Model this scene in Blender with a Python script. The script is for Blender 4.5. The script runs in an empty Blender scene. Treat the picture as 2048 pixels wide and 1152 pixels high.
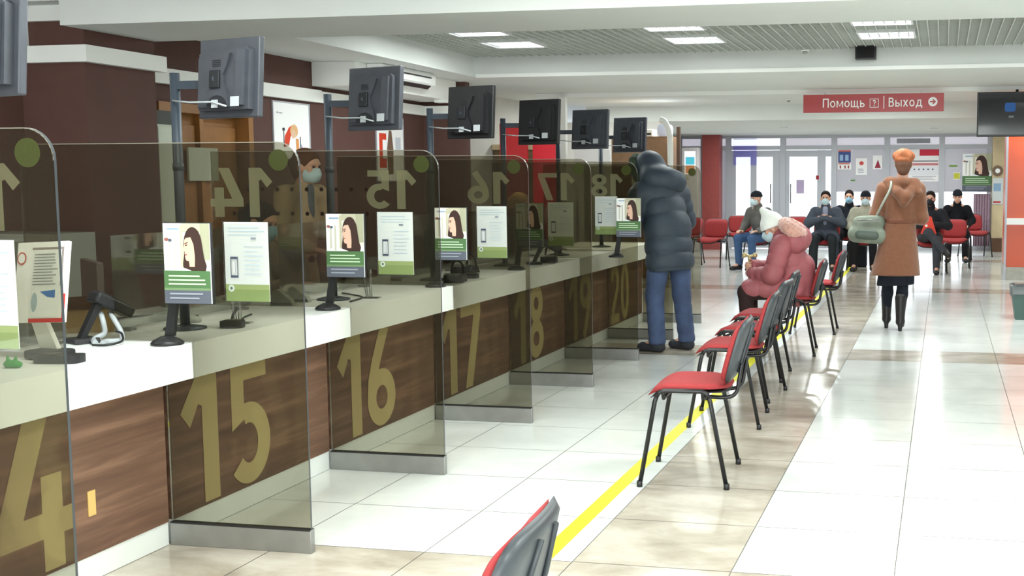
import bpy, bmesh, math, random
import numpy as np
from mathutils import Vector, Matrix, Euler
random.seed(7); np.random.seed(7)
PI = math.pi
SC = bpy.context.scene
COL = SC.collection
def lin(c):
    c = c/255.0
    return c/12.92 if c <= 0.04045 else ((c+0.055)/1.055)**2.4
def rgb(t): return (lin(t[0]), lin(t[1]), lin(t[2]), 1.0)
# ---------------------------------------------------------------- materials
def pm(name, c, rough=.6, metal=0.0, spec=.4, var=0.0, scale=12.0, bump=0.0, sheen=0.0, emit=None, es=0.0):
    m = bpy.data.materials.new(name); m.use_nodes = True
    nt = m.node_tree; b = nt.nodes['Principled BSDF']
    b.inputs['Base Color'].default_value = rgb(c)
    b.inputs['Roughness'].default_value = rough
    b.inputs['Metallic'].default_value = metal
    b.inputs['Specular IOR Level'].default_value = spec
    if sheen: b.inputs['Sheen Weight'].default_value = sheen
    if emit:
        b.inputs['Emission Color'].default_value = rgb(emit); b.inputs['Emission Strength'].default_value = es
    if var or bump:
        tc = nt.nodes.new('ShaderNodeTexCoord'); n = nt.nodes.new('ShaderNodeTexNoise')
        n.inputs['Scale'].default_value = scale; n.inputs['Detail'].default_value = 4
        nt.links.new(tc.outputs['Object'], n.inputs['Vector'])
        if var:
            r = nt.nodes.new('ShaderNodeValToRGB')
            a = rgb(tuple(max(0, x*(1-var)) for x in c)); d = rgb(tuple(min(255, x*(1+var)) for x in c))
            r.color_ramp.elements[0].color = a; r.color_ramp.elements[1].color = d
            r.color_ramp.elements[0].position = .3; r.color_ramp.elements[1].position = .7
            nt.links.new(n.outputs['Fac'], r.inputs['Fac']); nt.links.new(r.outputs['Color'], b.inputs['Base Color'])
        if bump:
            bp = nt.nodes.new('ShaderNodeBump'); bp.inputs['Strength'].default_value = bump; bp.inputs['Distance'].default_value = .01
            nt.links.new(n.outputs['Fac'], bp.inputs['Height']); nt.links.new(bp.outputs['Normal'], b.inputs['Normal'])
    return m
def streak(name, c1, c2, scl, rough=.5, scale=3.0, c3=None, spec=.4, coat=0.0):
    """noise stretched along one axis: wood grain or marble clouds"""
    m = bpy.data.materials.new(name); m.use_nodes = True
    nt = m.node_tree; b = nt.nodes['Principled BSDF']
    tc = nt.nodes.new('ShaderNodeTexCoord'); mp = nt.nodes.new('ShaderNodeMapping'); mp.inputs['Scale'].default_value = scl
    n = nt.nodes.new('ShaderNodeTexNoise'); n.inputs['Scale'].default_value = scale; n.inputs['Detail'].default_value = 6; n.inputs['Roughness'].default_value = .6
    n.inputs['Distortion'].default_value = .4
    r = nt.nodes.new('ShaderNodeValToRGB'); r.color_ramp.elements[0].position = .32; r.color_ramp.elements[1].position = .68
    r.color_ramp.elements[0].color = rgb(c1); r.color_ramp.elements[1].color = rgb(c2)
    if c3:
        e = r.color_ramp.elements.new(.5); e.color = rgb(c3)
    nt.links.new(tc.outputs['Object'], mp.inputs['Vector']); nt.links.new(mp.outputs['Vector'], n.inputs['Vector'])
    nt.links.new(n.outputs['Fac'], r.inputs['Fac']); nt.links.new(r.outputs['Color'], b.inputs['Base Color'])
    b.inputs['Roughness'].default_value = rough; b.inputs['Specular IOR Level'].default_value = spec
    b.inputs['Coat Weight'].default_value = coat; b.inputs['Coat Roughness'].default_value = .05
    return m
def glassmat(name, tint, refl=.08, haze=.04, hazec=(90, 84, 70), rough=.03):
    m = bpy.data.materials.new(name); m.use_nodes = True
    nt = m.node_tree; nt.nodes.clear()
    out = nt.nodes.new('ShaderNodeOutputMaterial')
    t = nt.nodes.new('ShaderNodeBsdfTransparent'); t.inputs['Color'].default_value = (*tint, 1)
    d = nt.nodes.new('ShaderNodeBsdfDiffuse'); d.inputs['Color'].default_value = rgb(hazec)
    g = nt.nodes.new('ShaderNodeBsdfGlossy'); g.inputs['Roughness'].default_value = rough; g.inputs['Color'].default_value = (.9, .9, .9, 1)
    fr = nt.nodes.new('ShaderNodeFresnel'); fr.inputs['IOR'].default_value = 1.45
    mu = nt.nodes.new('ShaderNodeMath'); mu.operation = 'MULTIPLY'; mu.inputs[1].default_value = refl/.04*.5
    m1 = nt.nodes.new('ShaderNodeMixShader'); m1.inputs['Fac'].default_value = haze
    m2 = nt.nodes.new('ShaderNodeMixShader')
    nt.links.new(t.outputs[0], m1.inputs[1]); nt.links.new(d.outputs[0], m1.inputs[2])
    nt.links.new(fr.outputs[0], mu.inputs[0]); nt.links.new(mu.outputs[0], m2.inputs['Fac'])
    nt.links.new(m1.outputs[0], m2.inputs[1]); nt.links.new(g.outputs[0], m2.inputs[2])
    nt.links.new(m2.outputs[0], out.inputs['Surface'])
    return m
def vinyl(name, c, alpha):
    m = bpy.data.materials.new(name); m.use_nodes = True
    nt = m.node_tree; nt.nodes.clear()
    out = nt.nodes.new('ShaderNodeOutputMaterial')
    t = nt.nodes.new('ShaderNodeBsdfTransparent'); t.inputs['Color'].default_value = (.75, .76, .66, 1)
    d = nt.nodes.new('ShaderNodeBsdfDiffuse'); d.inputs['Color'].default_value = rgb(c)
    tl = nt.nodes.new('ShaderNodeBsdfTranslucent'); tl.inputs['Color'].default_value = rgb(c)
    m0 = nt.nodes.new('ShaderNodeMixShader'); m0.inputs['Fac'].default_value = .4
    m1 = nt.nodes.new('ShaderNodeMixShader'); m1.inputs['Fac'].default_value = alpha
    nt.links.new(d.outputs[0], m0.inputs[1]); nt.links.new(tl.outputs[0], m0.inputs[2])
    nt.links.new(t.outputs[0], m1.inputs[1]); nt.links.new(m0.outputs[0], m1.inputs[2]); nt.links.new(m1.outputs[0], out.inputs['Surface'])
    return m
def emis(name, c, s):
    m = bpy.data.materials.new(name); m.use_nodes = True
    nt = m.node_tree; nt.nodes.clear()
    out = nt.nodes.new('ShaderNodeOutputMaterial'); e = nt.nodes.new('ShaderNodeEmission')
    e.inputs['Color'].default_value = rgb(c); e.inputs['Strength'].default_value = s
    nt.links.new(e.outputs[0], out.inputs['Surface']); return m
_flat = {}
def flat(c, rough=.55):
    k = (tuple(c), rough)
    if k not in _flat: _flat[k] = pm('ink_%d_%d_%d' % tuple(c), c, rough, spec=.2)
    return _flat[k]
M = {}
M['tile'] = streak('pale_polished_tile', (206, 209, 205), (228, 230, 226), (1, 1, 1), .13, 1.4, spec=.5)
M['marble'] = streak('beige_polished_marble', (152, 142, 128), (196, 188, 176), (1, 1.6, 1), .15, 2.6, (176, 167, 153), spec=.5)
M['grout'] = pm('grey_grout', (112, 110, 104), .7)
M['tape'] = pm('yellow_floor_tape', (232, 226, 20), .5)
M['wood'] = streak('walnut_laminate', (90, 66, 54), (146, 112, 92), (9, .55, 9), .45, 1.5, (114, 84, 68))
M['gold'] = pm('gold_vinyl', (186, 168, 120), .5)
M['white'] = pm('white_laminate', (238, 240, 238), .35, var=.012, scale=3)
M['plinth'] = pm('white_plinth', (226, 230, 228), .4, var=.015, scale=4)
M['steel'] = pm('brushed_steel', (150, 150, 148), .38, .75, var=.06, scale=6)
M['glass'] = glassmat('bronze_glass', (.675, .665, .6), .04, .035, (110, 104, 92))
M['edge'] = pm('polished_glass_edge', (62, 66, 70), .22, spec=.5)
M['bevel'] = pm('pale_glass_bevel', (120, 118, 106), .2, spec=.6)  # pale colour paints the gleam of light on the top glass edges
M['clear'] = glassmat('clear_glass', (.93, .94, .93), .05, .012, (200, 200, 200))
M['acrylic'] = glassmat('clear_acrylic', (.88, .9, .9), .12, .12, (220, 225, 225))
M['film'] = glassmat('frosted_window_film', (.55, .54, .56), .06, .42, (206, 204, 208), .3)
M['transom'] = glassmat('pale_transom_glass', (.72, .7, .71), .06, .35, (214, 206, 208), .3)
M['vinyl'] = vinyl('matt_number_vinyl', (206, 206, 180), .6)
M['disc'] = vinyl('green_disc_vinyl', (142, 158, 104), .72)
M['maroon'] = pm('maroon_wall_paint', (86, 58, 52), .75, var=.03, scale=5)
M['soffit'] = pm('white_ceiling_paint', (218, 222, 219), .7, var=.01, scale=2)
M['trim'] = pm('white_trim_paint', (232, 234, 230), .5)
M['warmwall'] = pm('warm_grey_wall_paint', (206, 204, 200), .7, var=.02, scale=3)
M['beigewall'] = pm('beige_wall_tile', (206, 188, 152), .6, var=.05, scale=4)
M['voidgrey'] = pm('grey_ceiling_void', (112, 116, 110), .9)
M['grid'] = pm('light_grey_grid', (196, 200, 194), .5)
M['black'] = pm('black_plastic', (30, 31, 33), .42, var=.05, scale=20)
M['monitor'] = pm('charcoal_monitor_plastic', (64, 67, 74), .42, var=.05, scale=15)
M['monitor2'] = pm('dark_monitor_recess', (30, 32, 36), .5)
M['pole'] = pm('grey_blue_pole_paint', (52, 60, 70), .45, .1)
M['tube'] = pm('black_painted_tube', (24, 25, 27), .32, .1)
M['red'] = pm('red_chair_fabric', (152, 50, 52), .85, var=.05, scale=60, bump=.15)
M['shell'] = pm('grey_black_chair_shell', (58, 62, 66), .4, var=.04, scale=10)
M['orange'] = pm('orange_panel_paint', (202, 84, 50), .35)
M['signred'] = pm('sign_red_acrylic', (168, 42, 42), .3)
M['lampwhite'] = emis('lamp_diffuser_glow', (236, 244, 255), 14.0)
M['framewhite'] = pm('white_lamp_frame', (225, 228, 228), .4)
M['alu'] = pm('grey_aluminium_profile', (176, 178, 186), .45, .1)
M['doorwood'] = pm('brown_door_veneer', (150, 104, 56), .5, var=.08, scale=4)
M['darkwood'] = pm('dark_brown_wood', (86, 60, 42), .5, var=.08, scale=4)
M['tan'] = pm('tan_cardboard', (178, 150, 108), .8, var=.06, scale=8)
M['cabgrey'] = pm('grey_cabinet_laminate', (160, 164, 158), .5)
M['paper'] = pm('white_paper', (246, 247, 247), .6, spec=.2)
M['skin'] = pm('skin', (206, 160, 138), .55, var=.03, scale=20)
M['bin'] = pm('dark_green_bin_plastic', (28, 66, 56), .4)
M['bag_liner'] = pm('grey_bin_liner', (84, 88, 88), .35)
M['cable'] = pm('pale_grey_cable', (176, 182, 186), .45)
M['brass'] = pm('brass_knob', (196, 178, 130), .35, .4)
M['cane'] = pm('varnished_cane_wood', (146, 98, 46), .4)
M['eye'] = pm('dark_eye', (30, 24, 22), .3)
M['lips'] = pm('lip', (170, 100, 92), .5)
M['mask'] = pm('pale_blue_face_mask', (190, 214, 222), .8)
M['maskblue'] = pm('blue_face_mask', (126, 168, 190), .8)
M['maskblack'] = pm('black_face_mask', (34, 36, 40), .8)
# ---------------------------------------------------------------- mesh builder
class MB:
    def __init__(s): s.bm = bmesh.new(); s.mi = 0
    def _f(s, vs, smooth=False):
        try:
            f = s.bm.faces.new(vs); f.material_index = s.mi; f.smooth = smooth; return f
        except ValueError: return None
    def box(s, x0, x1, y0, y1, z0, z1, mtx=None, bev=0.0):
        ps = [(x, y, z) for z in (z0, z1) for y in (y0, y1) for x in (x0, x1)]
        vs = [s.bm.verts.new(mtx @ Vector(p) if mtx else p) for p in ps]
        fs = [s._f([vs[i] for i in q]) for q in ((0, 2, 3, 1), (4, 5, 7, 6), (0, 1, 5, 4), (2, 6, 7, 3), (0, 4, 6, 2), (1, 3, 7, 5))]
        if bev > 0:
            es = list({e for f in fs if f for e in f.edges})
            r = bmesh.ops.bevel(s.bm, geom=es, offset=bev, segments=2, affect='EDGES', profile=.6)
            for f in r['faces']: f.material_index = s.mi; f.smooth = True
        return s
    def prism(s, poly, lo, hi, axis='y', mtx=None, smooth=False):
        """poly: 2-D points; axis y -> poly is (x,z); axis x -> (y,z); axis z -> (x,y)"""
        def P(p, t):
            v = {'y': (p[0], t, p[1]), 'x': (t, p[0], p[1]), 'z': (p[0], p[1], t)}[axis]
            return mtx @ Vector(v) if mtx else v
        a = [s.bm.verts.new(P(p, lo)) for p in poly]; b = [s.bm.verts.new(P(p, hi)) for p in poly]
        n = len(poly)
        s._f(a); s._f(b[::-1])
        for i in range(n): s._f([a[i], b[i], b[(i+1) % n], a[(i+1) % n]], smooth)
        return s
    def tube(s, pts, r, seg=8, caps=True, closed=False):
        pts = [Vector(p) for p in pts]; n = len(pts)
        rs = r if isinstance(r, (list, tuple)) else [r]*n
        rings = []; up = None
        for i, p in enumerate(pts):
            if closed: t = pts[(i+1) % n]-pts[i-1]
            else: t = pts[min(i+1, n-1)]-pts[max(i-1, 0)]
            t.normalize()
            if up is None:
                up = Vector((0, 0, 1)) if abs(t.z) < .9 else Vector((1, 0, 0))
            up = (up-t*up.dot(t)).normalized(); sd = t.cross(up)
            rings.append([s.bm.verts.new(p+(up*math.cos(2*PI*k/seg)+sd*math.sin(2*PI*k/seg))*rs[i]) for k in range(seg)])
        m = n if closed else n-1
        for i in range(m):
            a, b = rings[i], rings[(i+1) % n]
            for k in range(seg): s._f([a[k], a[(k+1) % seg], b[(k+1) % seg], b[k]], True)
        if caps and not closed: s._f(rings[0][::-1]); s._f(rings[-1])
        return s
    def lathe(s, prof, c=(0, 0, 0), seg=20, mtx=None):
        rings = []
        for r, z in prof:
            ring = []
            for k in range(seg):
                v = Vector((c[0]+r*math.cos(2*PI*k/seg), c[1]+r*math.sin(2*PI*k/seg), c[2]+z))
                ring.append(s.bm.verts.new(mtx @ v if mtx else v))
            rings.append(ring)
        for a, b in zip(rings, rings[1:]):
            for k in range(seg): s._f([a[k], a[(k+1) % seg], b[(k+1) % seg], b[k]], True)
        s._f(rings[0][::-1]); s._f(rings[-1]); return s
    def grid(s, fn, nu, nv, closed_u=False):
        vs = [[s.bm.verts.new(fn(u/(nu if closed_u else nu-1), v/(nv-1))) for u in range(nu)] for v in range(nv)]
        for v in range(nv-1):
            for u in range(nu if closed_u else nu-1):
                s._f([vs[v][u], vs[v][(u+1) % nu], vs[v+1][(u+1) % nu], vs[v+1][u]], True)
        return vs
    def pillow(s, w, h, t, fn, nu=13, nv=13, ex=4.0):
        """rounded cushion: fn(a,b,c) places it, a,b in -1..1 along the sheet, c offset across"""
        def sq(a, b):  # square to rounded square
            r = max(abs(a), abs(b)); 
            if r == 0: return 0, 0
            l = (abs(a)**ex+abs(b)**ex)**(1/ex)
            return a*r/l, b*r/l
        top = []; bot = []
        for j in range(nv):
            rt = []; rb = []
            for i in range(nu):
                a = -1+2*i/(nu-1); b = -1+2*j/(nv-1)
                r = max(abs(a), abs(b)); x, y = sq(a, b)
                c = t*math.sqrt(max(0, 1-r**6))
                rt.append(s.bm.verts.new(fn(x*w, y*h, c)))
                rb.append(rt[-1] if r > .999 else s.bm.verts.new(fn(x*w, y*h, -c*.35)))
            top.append(rt); bot.append(rb)
        for j in range(nv-1):
            for i in range(nu-1):
                s._f([top[j][i], top[j][i+1], top[j+1][i+1], top[j+1][i]], True)
                s._f([bot[j+1][i], bot[j+1][i+1], bot[j][i+1], bot[j][i]], True)
        return s
    def text(s, body, x0, z0, w, h, depth=.001, mtx=None, bold=0.0, keep=False):
        """letters fitted in the box (x0,z0,w,h) of a local x-z plane facing -y, front at y=0"""
        cu = bpy.data.curves.new('tmp', 'FONT'); cu.body = body; cu.size = 1; cu.offset = bold; cu.fill_mode = 'FRONT'; cu.resolution_u = 6
        o = bpy.data.objects.new('tmp', cu); COL.objects.link(o)
        dg = bpy.context.evaluated_depsgraph_get(); dg.update()
        me = bpy.data.meshes.new_from_object(o.evaluated_get(dg))
        bpy.data.objects.remove(o); bpy.data.curves.remove(cu)
        xs = [v.co.x for v in me.vertices]; ys = [v.co.y for v in me.vertices]
        ax, bx, ay, by = min(xs), max(xs), min(ys), max(ys)
        kx = w/(bx-ax); kz = h/(by-ay)
        if keep: kx = min(kx, kz)
        vs = []
        for v in me.vertices:
            p = Vector((x0+(v.co.x-ax)*kx, -depth, z0+(v.co.y-ay)*kz)); vs.append(s.bm.verts.new(mtx @ p if mtx else p))
        for p in me.polygons: s._f([vs[i] for i in p.vertices])
        bpy.data.meshes.remove(me); return s
    def build(s, name, mats, parent=None, kind=None, recalc=True):
        if recalc: bmesh.ops.recalc_face_normals(s.bm, faces=s.bm.faces[:])
        me = bpy.data.meshes.new(name); s.bm.to_mesh(me); s.bm.free()
        for m in (mats if isinstance(mats, (list, tuple)) else [mats]): me.materials.append(m)
        o = bpy.data.objects.new(name, me); COL.objects.link(o)
        if parent: o.parent = parent
        if kind: o['kind'] = kind
        return o
def tag(o, label, cat, group=None):
    o['label'] = label; o['category'] = cat
    if group: o['group'] = group
    return o
def thing(name, label, cat, loc=(0, 0, 0), rz=0.0, group=None):
    o = bpy.data.objects.new(name, None); COL.objects.link(o); o.empty_display_size = .1
    o.location = loc; o.rotation_euler = (0, 0, rz); return tag(o, label, cat, group)
def dup(root, loc, rz, label, group=None):
    r = root.copy(); COL.objects.link(r); r.location = loc; r.rotation_euler = (0, 0, rz); r['label'] = label
    if group: r['group'] = group
    for ch in list(root.children):
        c = ch.copy(); COL.objects.link(c); c.parent = r
        for g in ch.children:
            d = g.copy(); COL.objects.link(d); d.parent = c
    return r
def arc(cx, cy, r, a0, a1, n=8): return [(cx+r*math.cos(a0+(a1-a0)*i/n), cy+r*math.sin(a0+(a1-a0)*i/n)) for i in range(n+1)]
def rrect(x0, x1, z0, z1, r, n=5):
    return arc(x1-r, z1-r, r, 0, PI/2, n)+arc(x0+r, z1-r, r, PI/2, PI, n)+arc(x0+r, z0+r, r, PI, 1.5*PI, n)+arc(x1-r, z0+r, r, 1.5*PI, 2*PI, n)
def picture(name, parent, w, h, shapes, mtx=None, base=(246, 247, 247), y=0.0):
    """flat printed sheet in the local x-z plane facing -y; shapes = (colour, [(u,v)...]) in 0..1"""
    mb = MB(); mats = [flat(base)]; idx = {tuple(base): 0}
    mb.box(0, w, y, y+.003, 0, h, mtx)
    d = .0004
    for c, poly in shapes:
        c = tuple(c)
        if c not in idx: idx[c] = len(mats); mats.append(flat(c))
        mb.mi = idx[c]
        vs = [mb.bm.verts.new((mtx @ Vector((u*w, y-d, v*h))) if mtx else (u*w, y-d, v*h)) for u, v in poly]
        f = mb._f(vs)
        if f: bmesh.ops.triangulate(mb.bm, faces=[f])
        d += .0003
    return mb.build(name, mats, parent, recalc=False)
def R(u0, u1, v0, v1): return [(u0, v0), (u1, v0), (u1, v1), (u0, v1)]
def earc(cx, cy, rx, ry, a0, a1, n=22): return [(cx+rx*math.cos(math.radians(a0+(a1-a0)*i/n)), cy+ry*math.sin(math.radians(a0+(a1-a0)*i/n))) for i in range(n+1)]
def circ(u, v, ru, rv, n=20): return [(u+ru*math.cos(2*PI*i/n), v+rv*math.sin(2*PI*i/n)) for i in range(n)]
def lines(c, u0, u1, v0, v1, n, rag=.25, fill=.42):
    out = []
    rr = random.Random(n*31+int(v0*100))
    for i in range(n):
        t = v1-(i+.5)*(v1-v0)/n; hh = (v1-v0)/n*fill/2
        out.append((c, R(u0, u1-(u1-u0)*rag*rr.random(), t-hh, t+hh)))
    return out
AD = [((226, 224, 212), R(0, 1, .38, 1)), ((242, 244, 244), R(0, .33, .38, 1)), ((196, 190, 168), R(.36, .42, .4, .98)), ((204, 202, 186), R(.1, .15, .45, .78)), ((204, 202, 186), R(.22, .27, .42, .82)),
      ((168, 168, 144), R(.8, 1, .55, 1)), ((190, 186, 164), R(.42, .8, .9, 1)), ((150, 96, 86), circ(.07, .8, .05, .022)), ((92, 100, 118), circ(.15, .79, .04, .02)), ((150, 170, 200), R(.09, .35, .92, .945)),
      ((236, 242, 246), [(.24, .38), (.3, .43), (.44, .47), (.6, .49), (.82, .48), (1, .49), (1, .38)]),
      ((66, 48, 44), earc(.64, .72, .2, .235, -20, 200)+[(.42, .5), (.42, .45), (.56, .42), (.7, .38), (.9, .4), (.93, .47), (.88, .56)]),
      ((224, 184, 164), [(.46, .8), (.5, .86), (.57, .88), (.64, .86), (.68, .78), (.69, .66), (.67, .55), (.67, .46), (.56, .46), (.55, .53), (.5, .535), (.475, .56), (.47, .59), (.475, .61), (.46, .625), (.47, .645), (.435, .665), (.455, .73)]),
      ((66, 48, 44), earc(.6, .74, .14, .19, 15, 165)+[(.5, .82), (.6, .83), (.66, .74), (.68, .6), (.68, .44), (.75, .38), (.88, .4), (.86, .6)]),
      ((110, 74, 64), [(.465, .755), (.54, .77), (.54, .757), (.47, .742)]), ((180, 104, 98), [(.468, .618), (.52, .622), (.51, .603), (.475, .603)]), ((56, 42, 40), [(.475, .735), (.53, .738), (.52, .722), (.485, .722)]),
      ((82, 116, 76), R(0, 1, .17, .41)), ((92, 96, 108), R(0, 1, 0, .19)), ((112, 138, 100), R(0, 1, .165, .195))]
AD += lines((188, 212, 180), .1, .92, .22, .37, 3, .2, .4) + lines((150, 156, 170), .12, .85, .04, .15, 2, .3, .35)
SHEET = [((150, 168, 104), R(0, 1, 0, .17)), ((170, 184, 120), R(0, 1, .15, .215)), ((236, 244, 240), circ(.13, .165, .07, .045)), ((110, 130, 90), circ(.13, .165, .03, .02))]
SHEET += lines((206, 222, 236), .1, .95, .82, .95, 3, .4, .25) + lines((198, 214, 232), .45, .95, .32, .72, 7, .45, .18)
SHEET += [((110, 116, 126), R(.62, .74, .785, .81)), ((60, 66, 84), R(.14, .31, .535, .565)), ((60, 66, 84), R(.14, .31, .3, .33)), ((70, 76, 92), R(.14, .155, .3, .56)), ((70, 76, 92), R(.295, .31, .3, .56)), ((190, 190, 200), R(.21, .24, .36, .5))]
def stroke(pts, w, closed=False):
    n = len(pts); L = []; Rr = []
    for i in range(n):
        a = pts[(i-1) % n] if closed or i else pts[0]; b = pts[(i+1) % n] if closed or i < n-1 else pts[-1]
        dx, dy = b[0]-a[0], b[1]-a[1]; l = math.hypot(dx, dy); nx, ny = -dy/l*w, dx/l*w
        L.append((pts[i][0]+nx, pts[i][1]+ny)); Rr.append((pts[i][0]-nx, pts[i][1]-ny))
    m = n if closed else n-1
    return [[L[i], L[(i+1) % n], Rr[(i+1) % n], Rr[i]] for i in range(m)]
def glyph(c):
    h = .083
    if c == '0': return stroke(earc(.28, .5, .195, .415, 0, 360, 32)[:-1], h, True), .56
    if c == '1': return [[(.2, 1), (.42, 1), (.42, 0), (.24, 0), (.24, .74), (.2, .76)], [(.2, 1), (.2, .76), (.1, .6), (0, .72)]], .42
    if c == '2': return stroke(earc(.28, .7, .19, .215, 170, -25)+[(.1, .17)], h)+[[(0, 0), (.56, 0), (.56, .16), (0, .16)]], .56
    if c == '3': return stroke(earc(.26, .73, .18, .187, 150, -90), h)+stroke(earc(.26, .3, .2, .217, 90, -150), h), .56
    if c == '4': return [[(.24, 1), (.44, 1), (.2, .37), (0, .37)], [(0, .21), (.6, .21), (.6, .37), (0, .37)], [(.35, 0), (.52, 0), (.52, .21), (.35, .21)], [(.35, .37), (.52, .37), (.52, .6), (.35, .6)]], .6
    if c == '5': return [[(.06, .84), (.52, .84), (.52, 1), (.06, 1)], [(.06, .46), (.22, .53), (.22, .84), (.06, .84)]]+stroke(earc(.27, .33, .2, .245, 108, -140), h), .56
    if c == '6': return stroke(earc(.28, .285, .195, .2, 0, 360, 30)[:-1], h, True)+stroke([(.085, .3), (.1, .46), (.17, .64), (.27, .82), (.37, 1)], h), .56
    if c == '7': return [[(0, .84), (.56, .84), (.56, 1), (0, 1)], [(.36, .84), (.56, .84), (.31, 0), (.11, 0)]], .56
    if c == '8': return stroke(earc(.28, .265, .195, .182, 0, 360, 28)[:-1], h, True)+stroke(earc(.28, .745, .17, .172, 0, 360, 28)[:-1], h, True), .56
    p, w = glyph('6'); return [[(w-x, 1-y) for x, y in q] for q in p], w
def letter(c):
    h = .062; bar = lambda x0, x1, y0, y1: [(x0, y0), (x1, y0), (x1, y1), (x0, y1)]
    soft = lambda x: [bar(x, x+.125, 0, .74)]+stroke([(x+.1, .4), (x+.28, .4)]+earc(x+.28, .23, .16, .17, 85, -85, 14)+[(x+.28, .06), (x+.1, .06)], h)
    if c == 'П': return [bar(0, .13, 0, 1), bar(.53, .66, 0, 1), bar(.13, .53, .87, 1)], .66
    if c == 'о': return stroke(earc(.29, .37, .23, .308, 0, 360, 26)[:-1], h, True), .58
    if c == 'м': return [bar(0, .12, 0, .74), bar(.6, .72, 0, .74)]+stroke([(.08, .72), (.36, .12), (.64, .72)], .058), .72
    if c == 'щ': return [bar(0, .12, 0, .74), bar(.32, .44, 0, .74), bar(.64, .76, 0, .74), bar(0, .86, 0, .115), bar(.76, .86, -.17, .0)], .86
    if c == 'ь': return soft(0), .5
    if c == 'ы': return soft(0)+[bar(.6, .72, 0, .74)], .72
    if c == 'В': return [bar(0, .13, 0, 1)]+stroke([(.1, .94), (.3, .94)]+earc(.3, .74, .17, .2, 85, -85, 14)+[(.3, .54), (.1, .54)], h)+stroke([(.1, .53), (.33, .53)]+earc(.33, .295, .2, .235, 85, -85, 14)+[(.33, .06), (.1, .06)], h), .6
    if c == 'х': return stroke([(.06, .74), (.5, 0)], .068)+stroke([(.5, .74), (.06, 0)], .068), .56
    return [bar(0, .72, 0, .115), bar(0, .11, -.17, 0), bar(.61, .72, -.17, 0), bar(.2, .6, .63, .74), bar(.48, .6, .115, .63)]+stroke([(.25, .7), (.23, .4), (.13, .06)], .06), .72
def digits(mb, body, x0, z0, w, h, depth=.001, mtx=None, glyph=glyph, gap=.11, step=.00004):
    tot = sum(glyph(c)[1] for c in body)+gap*(len(body)-1); k = w/tot; x = x0
    for c in body:
        ps, gw = glyph(c)
        for j, q in enumerate(ps):
            dd = depth+step*j          # overlapping strokes are layered like cut vinyl
            vs = [mb.bm.verts.new(mtx @ Vector((x+a*k, -dd, z0+b*h)) if mtx else (x+a*k, -dd, z0+b*h)) for a, b in q]; mb._f(vs)
        x += (gw+gap)*k
    return mb
# ---------------------------------------------------------------- smooth bodies (signed distance fields -> mesh)
V3 = lambda *a: np.array(a, dtype=np.float64)
def cap(a, b, ra, rb=None, n=None, f=1.0, q=0.0, pitch=.1, neg=False):
    return dict(t='c', a=np.array(a, float), b=np.array(b, float), ra=ra, rb=ra if rb is None else rb, n=None if n is None else np.array(n, float)/np.linalg.norm(n), f=f, q=q, p=pitch, neg=neg)
def ell(c, r, rot=None, neg=False):
    m = np.array(Euler(rot).to_matrix()) if rot is not None else np.eye(3)
    return dict(t='e', c=np.array(c, float), r=np.array(r, float), m=m, neg=neg)
def field(P, items, k):
    D = None
    for it in items:
        if it['t'] == 'c':
            a, b = it['a'], it['b']; ba = b-a; ap = P-a
            t = np.clip(ap @ ba/max(1e-9, ba @ ba), 0, 1); d = ap-t[:, None]*ba
            if it['n'] is not None:
                c = d @ it['n']; d = d+np.outer(c*(1/it['f']-1), it['n'])
            r = it['ra']+(it['rb']-it['ra'])*t
            if it['q']: r = r+it['q']*(np.abs(np.sin(PI*t*np.linalg.norm(ba)/it['p']))**.42-.7)
            d = np.linalg.norm(d, axis=1)-r
        else:
            qv = (P-it['c']) @ it['m']; k0 = np.linalg.norm(qv/it['r'], axis=1); k1 = np.linalg.norm(qv/it['r']**2, axis=1)
            d = np.where(k1 > 1e-9, k0*(k0-1)/np.maximum(k1, 1e-9), -it['r'].min())
        if D is None: D = d
        elif it['neg']:
            h = np.maximum(k-np.abs(-D-d), 0)/k; D = np.maximum(D, -d)+h*h*k*.25
        else:
            h = np.maximum(k-np.abs(D-d), 0)/k; D = np.minimum(D, d)-h*h*k*.25
    return D
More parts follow.
